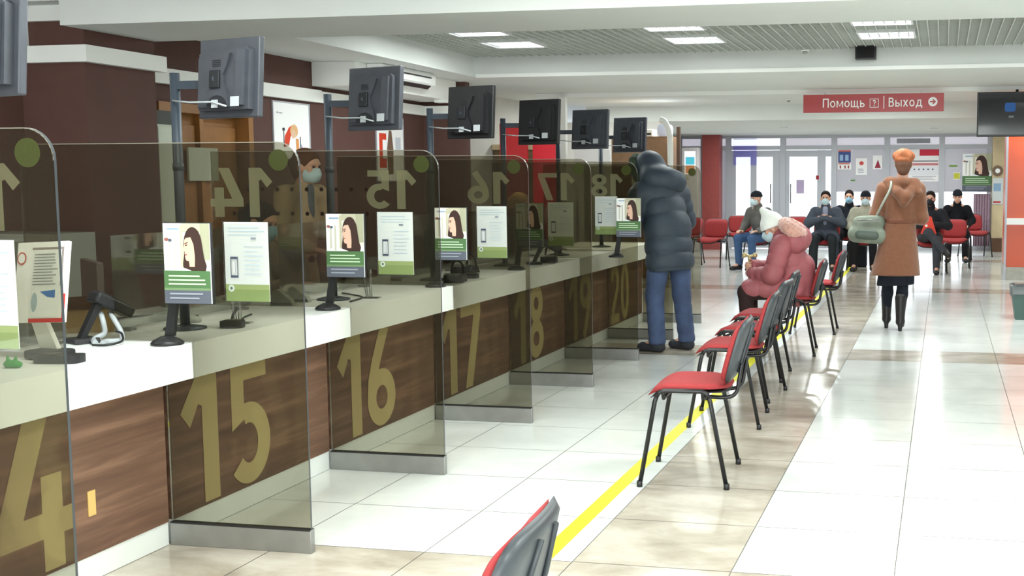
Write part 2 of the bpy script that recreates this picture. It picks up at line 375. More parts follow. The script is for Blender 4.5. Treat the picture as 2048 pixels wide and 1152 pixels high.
def surface(items, h=.012, k=.03, planes=(), disp=None):
    lo = np.full(3, 1e9); hi = -lo
    for it in items:
        if it['neg']: continue
        if it['t'] == 'c':
            m = max(it['ra'], it['rb'])*max(1, it['f'])+k*.4+it['q']
            lo = np.minimum(lo, np.minimum(it['a'], it['b'])-m); hi = np.maximum(hi, np.maximum(it['a'], it['b'])+m)
        else:
            m = it['r'].max()+k*.4; lo = np.minimum(lo, it['c']-m); hi = np.maximum(hi, it['c']+m)
    lo -= 2*h; hi += 2*h
    n = np.ceil((hi-lo)/h).astype(int)+1
    ax = [lo[i]+h*np.arange(n[i]) for i in range(3)]
    G = np.stack(np.meshgrid(*ax, indexing='ij'), -1).reshape(-1, 3)
    D = field(G, items, k)
    if disp is not None: D = D+disp(G)
    for p, nv in planes:
        nv = np.array(nv, float)/np.linalg.norm(nv); D = np.maximum(D, (G-np.array(p)) @ nv)
    D = D.reshape(n); D = np.where(D == 0, 1e-9, D)
    nc = n-1; acc = np.zeros((*nc, 3)); cnt = np.zeros(nc)
    base = np.stack(np.meshgrid(*[np.arange(c) for c in nc], indexing='ij'), -1).astype(float)
    cs = [(i, j, l) for i in (0, 1) for j in (0, 1) for l in (0, 1)]
    g = lambda c: D[c[0]:c[0]+nc[0], c[1]:c[1]+nc[1], c[2]:c[2]+nc[2]]
    for c in cs:
        for a in range(3):
            if c[a]: continue
            c2 = list(c); c2[a] = 1
            d0, d1 = g(c), g(c2); cr = (d0 < 0) != (d1 < 0)
            t = np.where(cr, d0/np.where(cr, d0-d1, 1), 0)
            p = base+np.array(c, float); p[..., a] += t
            acc += p*cr[..., None]; cnt += cr
    act = cnt > 0; idx = np.full(nc, -1); idx[act] = np.arange(act.sum())
    verts = acc[act]/cnt[act][:, None]*h+lo
    faces = []
    for a in range(3):
        b, c = (a+1) % 3, (a+2) % 3
        sl0 = [slice(1, nc[i]) for i in range(3)]; sl0[a] = slice(0, nc[a]); sl1 = list(sl0); sl1[a] = slice(1, nc[a]+1)
        i0 = D[tuple(sl0)] < 0; i1 = D[tuple(sl1)] < 0
        w = np.argwhere(i0 != i1)
        if not len(w): continue
        fl = i0[tuple(w.T)]
        o = w.copy(); 
        for i in range(3):
            if i != a: o[:, i] += 1
        def I(db, dc):
            q = o.copy(); q[:, b] -= db; q[:, c] -= dc; return idx[tuple(q.T)]
        q = np.stack([I(1, 1), I(0, 1), I(0, 0), I(1, 0)], 1)
        q[~fl] = q[~fl][:, ::-1]; faces.append(q)
    return verts, np.concatenate(faces)
def smesh(name, groups, mats, parent, xf=None):
    """groups: list of (verts, faces, material index) joined in one mesh"""
    vs = []; fs = []; mi = []; off = 0
    for v, f, m in groups:
        vs.append(v); fs.append(f+off); off += len(v); mi += [m]*len(f)
    v = np.concatenate(vs); f = np.concatenate(fs)
    if xf is not None: v = v @ xf[0].T+xf[1]
    me = bpy.data.meshes.new(name); me.from_pydata(v.tolist(), [], f.tolist())
    me.polygons.foreach_set('material_index', mi); me.polygons.foreach_set('use_smooth', [True]*len(f)); me.update()
    for m in (mats if isinstance(mats, (list, tuple)) else [mats]): me.materials.append(m)
    o = bpy.data.objects.new(name, me); COL.objects.link(o)
    if parent: o.parent = parent
    return o
def part(name, items, mat, parent, h=.012, k=.03, planes=(), disp=None):
    v, f = surface(items, h, k, planes, disp); return smesh(name, [(v, f, 0)], mat, parent)
def hrot(yaw=0, pitch=0, roll=0): return np.array((Matrix.Rotation(yaw, 3, 'Z') @ Matrix.Rotation(pitch, 3, 'X') @ Matrix.Rotation(roll, 3, 'Y')))
class Head:
    def __init__(s, c, yaw=0, pitch=0, roll=0, sc=1.0):
        s.c = np.array(c, float); s.m = hrot(yaw, pitch, roll); s.s = sc
        s.eu = Matrix(s.m.tolist()).to_euler()
    def p(s, x, y, z): return s.c+s.m @ (np.array([x, y, z])*s.s)
    def e(s, c, r, neg=False): return ell(s.p(*c), np.array(r)*s.s, s.eu, neg)
    def d(s, x, y, z): return s.m @ np.array([x, y, z], float)
    def skull(s):
        I = [s.e((0, -.012, .03), (.074, .094, .088)), s.e((0, .025, -.045), (.058, .064, .072)), s.e((0, .06, -.085), (.03, .028, .026)),
             cap(s.p(0, .086, .012), s.p(0, .108, -.022), .009*s.s, .013*s.s), s.e((0, .074, .034), (.05, .016, .011)),
             s.e((0, .088, -.054), (.024, .011, .011)), s.e((.043, .062, -.02), (.018, .016, .02)), s.e((-.043, .062, -.02), (.018, .016, .02))]
        for q in (-1, 1):
            I += [s.e((q*.031, .094, .016), (.017, .014, .01), True), s.e((q*.076, -.008, -.008), (.011, .022, .032))]
        return I
    def eyes(s):
        return [s.e((q*.031, .078, .014), (.012, .011, .009)) for q in (-1, 1)]
    def mouth(s): return [s.e((0, .094, -.056), (.02, .008, .006))]
    def maskitems(s):
        return [s.e((0, .025, -.05), (.068, .08, .075)), s.e((0, .066, -.05), (.05, .05, .05)), cap(s.p(0, .09, .0), s.p(0, .112, -.035), .016, .016)]
    def mask(s, parent, mat, h=.009):
        return part('face_mask', s.maskitems(), mat, parent, h, .02, [(s.p(0, 0, -.005), s.d(0, -.15, 1)), (s.p(0, .015, 0), s.d(0, -1, 0)), (s.p(0, 0, -.105), s.d(0, 0, -1))])
def hand(w, dr, nrm, side, curl=.5, sc=1.0, spread=.9):
    """palm, four unequal bent fingers and a thumb leaving the side of the palm near its base"""
    w = np.array(w, float); dr = np.array(dr, float)/np.linalg.norm(dr); nrm = np.array(nrm, float); nrm = nrm-dr*(nrm @ dr); nrm /= np.linalg.norm(nrm)
    sd = np.cross(dr, nrm)*side
    L = .09*sc; I = [cap(w-dr*.015*sc, w+dr*L*.9, .027*sc, .036*sc, nrm, .5)]
    for i, (ln, off) in enumerate(((.072, -.03), (.08, -.01), (.074, .01), (.058, .03))):
        p = w+dr*L*(1 if i in (1, 2) else .95)+sd*off*sc*spread
        for j, l in enumerate((.45, .32, .23)):
            d = dr*math.cos(curl*(.55+.75*j))+nrm*math.sin(curl*(.55+.75*j))
            q = p+d*ln*l*sc; I.append(cap(p, q, (.0092-.0006*j)*sc, (.0086-.0006*j)*sc)); p = q
    p = w+dr*.025*sc-sd*.026*sc
    q = p+(dr*.55-sd*.7+nrm*.3)*.036*sc; r = q+(dr*.9-sd*.15+nrm*.5*curl)*.03*sc; t = r+(dr*.9+sd*.1+nrm*.6*curl)*.024*sc
    I += [cap(p, q, .014*sc, .011*sc), cap(q, r, .0108*sc, .0098*sc), cap(r, t, .0098*sc, .0085*sc)]
    return I
def body(parent, J, hd, mats, h=.011, hands=True, hh=.0055):
    """one continuous skin surface under the clothes"""
    I = [cap(J['pel'], J['chest'], .115, .13, J.get('fw', (0, 1, 0)), .72), cap(J['chest'], J['neck'], .09, .05), cap(J['neck'], hd.p(0, -.02, -.03), .055, .052)]
    I += hd.skull()
    for s in 'lr':
        I += [cap(J['neck'], J['sh'+s], .038, .04), cap(J['sh'+s], J['el'+s], .04, .036), cap(J['el'+s], J['wr'+s], .038, .026)]
        I += [cap(J['pel'], J['hip'+s], .09, .07), cap(J['hip'+s], J['kn'+s], .07, .052), cap(J['kn'+s], J['an'+s], .052, .034), cap(J['an'+s], J['toe'+s], .034, .028)]
    g = [(*surface(I, h, .022), 0), (*surface(hd.eyes(), .005, .004), 1), (*surface(hd.mouth(), .005, .004), 2)]
    if hands:
        for s, sg in (('l', 1), ('r', -1)):
            hi = J.get('hand'+s)
            if hi: g.append((*surface(hand(J['wr'+s], hi[0], hi[1], sg, hi[2]), hh, .006), 0))
    return smesh('body', g, mats, parent)
def shoe_items(an, toe, s=1.0):
    an = np.array(an, float); toe = np.array(toe, float); d = toe-an; d[2] = 0; d /= np.linalg.norm(d)
    z = max(.0, min(an[2], toe[2])-.05)
    b = np.array([an[0], an[1], 0])
    return [cap((b-d*.03)+V3(0, 0, z+.045*s), (b+d*.14)+V3(0, 0, z+.036*s), .046*s, .04*s), cap(b+V3(0, 0, z+.05*s), an+V3(0, 0, .02), .05*s, .05*s), ell((b+d*.15)+V3(0, 0, z+.035*s), (.046*s, .046*s, .036*s))], z
def shoe(parent, an, toe, mat, s=1.0, h=.011, name='shoe', extra=()):
    I, z = shoe_items(an, toe, s); return part(name, I+list(extra), mat, parent, h, .02, [((0, 0, z+.003), (0, 0, -1))])
# ================================================================ the setting
def struct(name, mb, m, parent=None, **k): return mb.build(name, m, parent, 'structure', **k)
XS = -2.98; XW = -3.11; Y0 = 4.35; S = 1.336          # fascia face, wood face, first full partition, pitch
# floor: pale tiles with beige marble strips, thin grout joints
fl = MB()
xs = [-12.0]+[round(-1.41-.625*i, 3) for i in range(16, -1, -1)]+[round(-.774+.6155*i, 3) for i in range(0, 13)]+[8.0]
bands = [(-2.45+6.25*i, -1.8+6.25*i) for i in range(-1, 5)]
ys = []
for i, (a, b) in enumerate(bands):
    ys += [a, b]
    nx = bands[i+1][0] if i+1 < len(bands) else a+6.25
    ys += [b+(nx-b)*j/9 for j in range(1, 9)]
ys = sorted(ys); g = .0022
for i in range(len(xs)-1):
    for j in range(len(ys)-1):
        x0, x1, y0, y1 = xs[i], xs[i+1], ys[j], ys[j+1]
        strip = abs(x0+1.41) < .01; bnd = any(abs(y0-a) < .01 for a, b in bands)
        fl.mi = 1 if (strip or bnd) else 0
        v = [fl.bm.verts.new(p) for p in ((x0+g, y0+g, 0), (x1-g, y0+g, 0), (x1-g, y1-g, 0), (x0+g, y1-g, 0))]; fl._f(v)
fl.mi = 2
v = [fl.bm.verts.new(p) for p in ((-12, -9, -.002), (8, -9, -.002), (8, 28.4, -.002), (-12, 28.4, -.002))]; fl._f(v)
fl.mi = 2; fl.box(-12, 8, -9, 28.4, -.15, -.01)
struct('floor', fl, [M['tile'], M['marble'], M['grout']], recalc=False)
# ceiling: white soffit with a recessed grid well
ZS, ZG = 2.754, 2.98
WX0, WX1, WY0, WY1 = -5.63, 3.2, 9.3, 14.05
ce = MB()
ce.box(-6.065, 8, 7.5, 8.53, 2.583, 3.3)
for x0, x1, y0, y1 in ((-12, 8, -9, 7.5), (-12, -6.065, 7.5, 8.53), (-12, 8, 8.53, WY0), (-12, WX0, WY0, WY1), (WX1, 8, WY0, WY1), (-12, 8, WY1, 17.0)):
    ce.box(x0, x1, y0, y1, ZS+(.05 if y1 == 7.5 else 0), 3.3)
ce.box(-5.85, 8, 17.0, 19.5, ZS-.045, 3.3)
ce.box(-5.85, 8, 19.5, 26.5, 2.46, 3.3)
ce.box(-12, -5.85, 17.0, 26.5, ZS, 3.3)
ceil = struct('ceiling', ce, M['soffit'])
vd = MB(); vd.box(WX0+.002, WX1-.002, WY0+.002, WY1-.002, 3.2, 3.29); struct('void_backing', vd, M['voidgrey'], ceil)
gr = MB()
x = WX0+.05
while x < WX1: gr.box(x-.006, x+.006, WY0+.003, WY1-.003, ZG, ZG+.05); x += .1
y = WY0+.05
while y < WY1: gr.box(WX0+.003, WX1-.003, y-.004, y+.004, ZG+.012, ZG+.048); y += .1
struct('grid_louvre', gr, M['grid'], ceil)
# thin cornice strips on the ceiling steps
t = MB(); t.box(-5.6, 8, WY1-.03, WY1+.002, ZS-.012, ZS+.03); struct('trim_1', t, M['trim'])
t = MB(); t.box(-5.85, 8, 16.97, 17.0, ZS-.06, ZS-.001); struct('trim_2', t, M['trim'])
# left wall behind the counter: maroon, with a column and door recess
WLX = -6.6
w = MB(); w.box(-6.8, WLX, -9, 9.28, 0, ZS); w.box(-6.8, WLX, 10.72, 14.7, 0, ZS); w.box(-6.8, WLX, 9.28, 10.72, 2.18, ZS)
w.box(-6.8, -6.02, 14.7, 14.85, 0, ZS)
struct('wall_left', w, M['maroon'])
w = MB(); w.box(WLX, -6.07, 7.74, 8.53, 0, ZS); struct('wall_column', w, M['maroon'])
w = MB(); w.box(-6.8, 6.2, -8.8, -8.6, 0, 3.3); struct('wall_back', w, M['warmwall'])
w = MB(); w.box(6, 6.2, -8.6, 26.4, 0, 3.3); struct('wall_right', w, M['warmwall'])
w = MB(); w.box(-6.8, -6.62, 14.85, 19.4, 0, ZS); w.box(-12, -4.5, 19.5, 19.65, 0, 2.46); w.box(-5.9, -5.75, 19.65, 26.3, 0, 2.46); struct('wall_far_left', w, M['warmwall'])
w = MB(); w.box(.99, 6, 26.2, 26.35, 0, 2.46); struct('wall_far_right', w, M['beigewall'])
# picture rail on wall, column and return
t = MB()
t.box(WLX, WLX+.06, 8.53, 12.0, 2.33, 2.46); t.box(WLX, WLX+.06, 12.0, 14.64, 2.33, 2.45); t.box(WLX, -6.01, 14.64, 14.7, 2.33, 2.45)
t.box(WLX, -6.01, 7.68, 7.74, 2.35, 2.47); t.box(-6.07, -6.01, 7.74, 8.6, 2.35, 2.47); t.box(WLX, WLX+.06, 2, 7.68, 2.35, 2.47)
t.box(WLX, -6.52, 7.69, 7.735, 2.47, ZS+.04); t.box(-6.52, -6.066, 7.69, 7.735, 2.645, ZS+.04)
struct('trim_3', t, M['trim'])
# wooden door in the recess
d = MB(); d.box(-6.78, -6.72, 9.33, 10.67, .01, 2.13)
dr = struct('door_1', d, M['doorwood'])
d = MB()
d.box(-6.79, -6.58, 9.28, 9.36, 0, 2.18); d.box(-6.79, -6.58, 10.64, 10.72, 0, 2.18); d.box(-6.79, -6.58, 9.36, 10.64, 2.1, 2.18); d.box(-6.72, -6.66, 9.97, 10.03, .02, 2.1)
struct('door_frame', d, M['doorwood'], dr)
d = MB(); d.box(-6.718, -6.7, 10.05, 10.6, .15, 2.0); d.box(-6.718, -6.7, 9.4, 9.95, .15, 2.0); struct('door_panel', d, M['doorwood'], dr)
d = MB(); d.tube([(-6.71, 9.9, 1.0), (-6.66, 9.9, 1.0), (-6.66, 9.8, 1.0)], .011); struct('door_handle', d, M['brass'], dr)
# bulkhead box with the air conditioner
b = MB(); b.box(WLX+.003, -6.1, 11.9, 14.6, 2.5, ZS-.002); struct('wall_bulkhead', b, M['trim'])
ac = thing('air_conditioner', 'white wall air conditioner with dark vents below the ceiling edge', 'air conditioner', (-6.1, 12.85, 2.56))
m = MB(); m.prism([(0.003, 0), (.13, .0), (.19, .05), (.2, .16), (.18, .19), (.003, .19)], -.68, .68, 'y'); m.build('casing', M['white'], ac)
m = MB(); m.box(.196, .203, -.55, .55, .125, .14); m.build('air_intake', M['black'], ac)
m = MB(); m.prism([(.14, .008), (.184, .042), (.19, .04), (.146, .002)], -.56, .56, 'y'); m.build('air_outlet', M['black'], ac)
m = MB(); m.box(.2, .206, -.5, .5, .06, .115); m.build('front_cover', M['white'], ac)
p = MB(); p.box(-6.2, -6.06, 14.15, 14.3, 2.46, 2.499); tag(p.build('duct_stub', M['trim']), 'short white duct stub hanging under the air conditioner bulkhead', 'duct')
# shop-front window wall at the end of the hall
FY = 26.3
fr = MB()
mul = [-5.75, -5.2, -4.64, -3.44, -2.33, -1.2, -.05, .95]
for xm in mul: fr.box(xm-.06, xm+.06, FY-.05, FY+.05, 0, 2.46)
fr.box(-5.75, 1, FY-.045, FY+.045, 2.15, 2.24); fr.box(-5.75, 1, FY-.045, FY+.045, 2.4, 2.46); fr.box(-2.3, 1, FY-.045, FY+.045, 0, .09)
struct('window_1', fr, M['alu'])
for i, (a, b) in enumerate(zip(mul, mul[1:])):
    gl = MB(); gl.box(a+.06, b-.06, FY-.006, FY+.006, 2.24, 2.4); struct('window_%d' % (2*i+2), gl, M['transom'] if i != 2 else M['clear'])
    gl = MB()
    if i in (2, 3): continue
    gl.box(a+.06, b-.06, FY-.006, FY+.006, .09, 2.15); struct('window_%d' % (2*i+3), gl, M['clear'])
# frosted film sheets on the upper part of the right panes
k = 30
for a, b, z0, z1 in ((-2.27, -1.26, 1.24, 2.15), (-1.14, -.11, 1.22, 2.15), (.01, .89, 1.24, 2.15), (-5.69, -5.26, .1, 2.15), (-5.14, -4.7, .1, 2.15)):
    f = MB(); f.box(a, b, FY-.016, FY-.01, z0, z1); struct('window_%d' % k, f, M['film']); k += 1
# glazed entrance doors
for n, (a, b) in enumerate(((-4.58, -3.5), (-3.38, -2.39))):
    d = MB(); pl, pr_, = a, b
    mid = (a+b)/2 if n == 0 else None
    for x0, x1 in (((a, a+.1), (mid-.11, mid+.02), (b-.16, b)) if n == 0 else ((a, a+.08), (b-.3, b-.12))): d.box(x0, x1, FY-.03, FY+.03, .01, 2.14)
    d.box(a+.003, b-.003, FY-.027, FY+.027, 2.0, 2.138); d.box(a+.003, b-.003, FY-.027, FY+.027, .012, .2)
    dd = struct('door_%d' % (n+2), d, M['alu'])
    gl = MB(); gl.box(a+.02, b-.02, FY-.004, FY+.004, .15, 2.05); struct('door_glass', gl, M['clear'], dd)
    h_ = MB(); hx = b-.2 if n == 0 else a+.12; h_.tube([(hx, FY-.03, 1.0), (hx, FY-.08, 1.0), (hx, FY-.08, 1.4), (hx, FY-.03, 1.4)], .014); struct('door_handle', h_, M['steel'], dd)
# pale ground outside
gd = MB(); gd.box(-30, 30, 28.4, 60, -.2, -.12); tag(gd.build('outside_ground', pm('snow', (236, 238, 242), .8)), 'pale snowy ground outside the entrance doors', 'ground')['kind'] = 'stuff'
# ================================================================ ceiling lights
def light_unit(x, y, label):
    t = thing('ceiling_light', label, 'ceiling light', (x, y, ZG), 0, 'square lights in the ceiling grid')
    m = MB(); a, b = .29, .27
    for q in ((-a, a, -a, -b), (-a, a, b, a), (-a, -b, -b, b), (b, a, -b, b)): m.box(q[0], q[1], q[2], q[3], -.015, .06)
    m.build('frame', M['framewhite'], t)
    m = MB(); m.box(-b, b, -b, b, .03, .04); m.build('diffuser', M['lampwhite'], t)
    m = MB()
    for i in range(1, 7): m.box(-b, b, -b+i*.077-.004, -b+i*.077+.004, .016, .028)
    for i in range(1, 4): m.box(-b+i*.135-.003, -b+i*.135+.003, -b, b, .015, .027)
    m.build('louvre', M['framewhite'], t)
for x, wx in ((-4.62, 'leftmost'), (-2.6, 'middle'), (-.6, 'right')):
    light_unit(x, 11.55, 'square ceiling light in the grid, %s of the nearer row' % wx)
    light_unit(x, 12.68, 'square ceiling light in the grid, %s of the farther row' % wx)
def area(name, loc, sx, sy, e, col=(.94, 1, .97), rot=(0, 0, 0)):
    l = bpy.data.lights.new(name, 'AREA'); l.shape = 'RECTANGLE'; l.size = sx; l.size_y = sy; l.energy = e; l.color = col
    o = bpy.data.objects.new(name, l); COL.objects.link(o); o.location = loc; o.rotation_euler = rot; return o
# the hall's ceiling lamps (the lit ones out of frame overhead and the ones in the well)
for y, e in ((-5, 40), (-2.0, 52), (1.2, 60), (3.6, 60), (6.2, 48)):
    for x in (-4.9, -2.2, .6, 3.4): area('ceiling_lamp', (x, y, ZS-.02), 1.15, .3, e*(.28 if x < -4 else 1))
for y in (11.55, 12.68):
    for x in (-4.62, -2.6, -.6, 1.4): area('grid_lamp', (x, y, ZG-.03), .5, .5, 34)
for x in (-5.2, -4.0, -1.0, 1.5): area('corridor_lamp', (x, 18.3, ZS-.08), .9, .3, 30)  # added fill without fixtures, brightens the dim zone beyond the well
for x in (-4.2, -2.2, -.2, 2.0):
    for y in (21.2, 24.2): area('entrance_lamp', (x, y, 2.45), .3, .3, 26)  # extra fill apart from the downlights, lifts the dark entrance ceiling
# added fill light behind the camera; the back wall there has no windows
area('window_daylight', (-.5, -8.4, 1.5), 9.0, 2.0, 950, (.95, .98, 1), (PI/2, 0, 0))
# small downlights in the far ceiling
for i, (x, y) in enumerate(((-3.8, 24.6), (-2.9, 22.2), (-.2, 23.2))):
    dl = thing('downlight', 'small round downlight in the low ceiling before the entrance, %s one' % ('leftmost', 'middle', 'rightmost')[i], 'downlight', (x, y, 2.46), 0, 'downlights by the entrance')
    m = MB(); m.lathe([(.05, -.012), (.075, -.012), (.075, -.001), (.05, -.001)]); m.build('rim', M['framewhite'], dl)
    m = MB(); m.lathe([(.048, -.006), (.048, -.003)]); m.build('lens', M['lampwhite'], dl)
# sprinklers / smoke detectors under the ceiling
for i, (x, y, z, s_) in enumerate(((-4.75, 9.0, ZS, 'near the counter monitors'), (-1.55, 13.7, ZS+.2, 'under the grid beside the black loudspeaker'), (-2.3, 18.2, ZS-.045, 'left of the red hanging sign'))):
    sd = thing('smoke_detector', 'small grey smoke detector on the ceiling %s' % s_, 'smoke detector', (x, y, z), 0, 'smoke detectors')
    m = MB(); m.lathe([(.045, -.02), (.05, -.001)]); m.build('base', M['white'], sd)
    m = MB(); m.lathe([(.02, -.05), (.03, -.0205)]); m.build('sensor', M['cabgrey'], sd)
spk = thing('loudspeaker', 'small black loudspeaker hanging at the edge of the ceiling grid', 'loudspeaker', (-.885, 13.9, 2.845))
m = MB(); m.box(-.115, .115, -.1, .06, 0, .145, bev=.008); m.build('cabinet', M['black'], spk)
m = MB(); m.box(-.1, .1, -.106, -.1, .012, .133); m.build('grille', pm('loudspeaker_grille', (22, 22, 24), .8, bump=.4, scale=300), spk)
m = MB(); m.tube([(0, .03, .145), (0, .03, .19), (0, .149, .19)], .012); m.build('bracket', M['black'], spk)
# ================================================================ hanging sign and television
sg = thing('hanging_sign', 'long red hanging sign with white lettering Помощь and Выход', 'sign', (-1.92, 16.8, 2.42))
m = MB(); m.box(0, 1.9, 0, .05, 0, .245, bev=.004); m.build('sign_panel', M['signred'], sg)
m = MB(); digits(m, 'Помощь', .27, .068, .57, .122, .002, None, letter, .14, .0001); m.build('lettering', M['paper'], sg)
m = MB(); digits(m, 'Выход', 1.165, .068, .45, .122, .002, None, letter, .14, .0001); m.build('lettering', M['paper'], sg)
m = MB()
for q in ((.91, 1.03, .06, .067), (.91, 1.03, .173, .18), (.91, .917, .067, .173), (1.023, 1.03, .067, .173), (1.095, 1.105, .045, .215)): m.box(q[0], q[1], -.004, -.0005, q[2], q[3])
[m._f([m.bm.verts.new((.945+x*.055, -.004-.00005*i, .078+z*.085)) for x, z in q]) for i, q in enumerate(stroke(earc(.45, .72, .3, .2, 170, -80, 14)+[(.47, .42), (.47, .28)], .09)+[[(.37, 0), (.57, 0), (.57, .16), (.37, .16)]])]; m.build('help_symbol', M['paper'], sg)
m = MB(); m.prism(circ(1.755, .128, .062, .062, 28), -.004, -.0005, 'y'); ci = m.build('arrow_disc', M['paper'], sg)
m = MB(); m.prism([(1.715, .12), (1.765, .12), (1.748, .1), (1.762, .092), (1.798, .128), (1.762, .164), (1.748, .156), (1.765, .136), (1.715, .136)], -.006, -.0045, 'y'); m.build('arrow', M['signred'], ci)
for x in (.3, 1.6):
    m = MB(); m.tube([(x, .03, .245), (x, .03, .2885)], .01); m.build('hanger', M['trim'], sg)
tv = thing('television', 'black flat television hanging from the ceiling above the orange pillar', 'television', (.42, 16.8, 2.07))
m = MB(); m.box(0, 1.05, 0, .05, 0, .595, bev=.008); m.build('casing', M['black'], tv)
m = MB(); m.box(.02, 1.03, -.003, 0, .03, .575); m.build('screen', pm('dark_screen_glass', (26, 30, 34), .08, spec=.6), tv)
m = MB(); m.prism(rrect(.36, .5, .33, .45, .03), -.006, -.0035, 'y'); m.mi = 1; m.prism(rrect(.41, .48, .25, .28, .012), -.006, -.0035, 'y'); m.build('screen_picture', [emis('blue_screen_logo', (70, 110, 170), .6), emis('pale_screen_logo', (140, 150, 150), .5)], tv)  # blue and pale glowing patches on the dark screen
m = MB(); m.box(.4, .65, .051, .12, .2, .4); m.tube([(.52, .09, .4), (.52, .09, .63)], .02); m.build('mount', M['black'], tv)
# ================================================================ service counter
YA, YB = 1.0, Y0+6*S
for k in range(-2, 6):
    y0 = Y0+k*S; n = 15+k
    c = thing('counter_unit', 'walnut counter front with the big gold number %d' % n if k > -2 else 'walnut counter front at the near left picture edge', 'counter', (XW, y0, 0), 0, 'counter units')
    b0 = 0.018
    m = MB(); m.box(-.55, 0, b0, S-b0, .0985, .699); m.build('wood_front', M['wood'], c)
    m = MB(); m.box(-.5, -.004, b0, S-b0, .002, .0975); m.build('plinth', M['plinth'], c)
    m = MB(); digits(m, str(n), 0, 0, .68, .575, .0015, mtx=Matrix(((0, -1, 0, .0004), (1, 0, 0, .085), (0, 0, 1, .112), (0, 0, 0, 1))))
    m.build('number', M['gold'], c)
t = thing('worktop', 'long white worktop with a deep fascia running the whole counter', 'worktop', (0, 0, 0))
m = MB(); m.box(-3.78, XS-.022, YA, YB, .815, .845); m.build('top_board', M['white'], t)
for k in range(-2, 6):
    a = max(YA, Y0+k*S); b = Y0+(k+1)*S
    m = MB(); m.box(XS-.021, XS, a+.002, b-.002, .70, .846); m.build('fascia_board', M['white'], t)
m = MB(); m.box(-3.7, XS-.025, YA, YB, .702, .814); m.build('core', M['plinth'], t)
lab = MB(); lab.box(XW+.0005, XW+.004, 3.86, 3.9, .25, .345); tag(lab.build('yellow_label', flat((214, 178, 112))), 'small yellow sticker on the walnut counter front beside the number 14', 'label')
# glass partitions
XR = -2.478
def partition(k):
    y0 = Y0+k*S; n = 14+k
    t = thing('glass_partition', 'bronze glass partition with mirrored number %d, standing before the gold number %d' % (n, n+1), 'glass partition', (0, y0, 0), 0, 'counter glass partitions')
    poly = [(XW+.006, .05), (XR, .05)]+arc(XR-.09, 1.56, .09, 0, PI/2, 8)+[(-3.74, 1.65), (-3.74, .849), (XS+.004, .849), (XS+.004, .697), (XW+.006, .697)]
    m = MB(); m.prism(poly, -.005, .005, 'y'); m.build('glass', M['glass'], t)
    ed = [(XR+.002, .1)]+[(x+.002*math.cos(i/8*PI/2), z+.002*math.sin(i/8*PI/2)) for i, (x, z) in enumerate(arc(XR-.09, 1.56, .09, 0, PI/2, 8))]+[(-3.74, 1.652)]
    m = MB()
    for a, b in zip(ed, ed[1:]):
        vs = [m.bm.verts.new(p) for p in ((a[0], -.0052, a[1]), (b[0], -.0052, b[1]), (b[0], .0052, b[1]), (a[0], .0052, a[1]))]; m._f(vs)
    m.build('polished_edge', M['edge'], t)
    m = MB()
    for a, b in zip(ed[1:], ed[2:]):
        c, d = (a[0]-.0025, a[1]-.003), (b[0]-.0005, b[1]-.0035)
        vs = [m.bm.verts.new(p) for p in ((a[0], -.0056, a[1]), (b[0], -.0056, b[1]), (d[0], -.0056, d[1]), (c[0], -.0056, c[1]))]; m._f(vs)
    m.build('top_bevel', M['bevel'], t)  # highlight along the rim, put in as a pale strip
    m = MB(); m.box(XW+.003, XR+.006, -.016, .016, 0, .0975, bev=.002); fo = m.build('foot_channel', M['steel'], t)
    m = MB(); m.box(XW+.004, XR+.005, -.0165, .0165, .092, .0978); m.build('channel_lip', M['black'], fo)
    mx = Matrix(((-1, 0, 0, 0), (0, -1, 0, .0054), (0, 0, 1, 0), (0, 0, 0, 1)))
    m = MB(); digits(m, str(n), 2.6, 1.356, .275, .195, .0006, mtx=mx); m.build('number', M['vinyl'], t)
    m = MB(); m.prism(circ(-2.571, 1.581, .042, .042, 28), .0055, .0065, 'y'); m.build('warning_disc', M['disc'], t)
    return t
for k in range(-1, 7): partition(k)
m_ = MB()
for i in range(10):
    for z in (1.455, 1.33): m_.prism(circ(-3.62+i*.083, z, .011, .011, 12), .0055, .0065, 'y')
dots = m_.build('dot_rows', flat((58, 34, 32)), [o for o in COL.objects if o.name.startswith('glass_partition') and o.parent is None][2])
# low clear screens between clerk and customer
for k in range(-1, 5):
    y0 = Y0+k*S
    t = thing('clear_screen', 'low clear screen on the worktop behind counter number %d' % (15+k), 'screen', (-3.5, y0, .846), 0, 'low counter screens')
    m = MB(); m.box(-.003, .003, .22, 1.26, .012, .42); m.build('pane', M['clear'], t)
    for yy in (.3, 1.18):
        m = MB(); m.box(-.03, .03, yy-.02, yy+.02, 0, .012); m.build('foot', M['steel'], t)
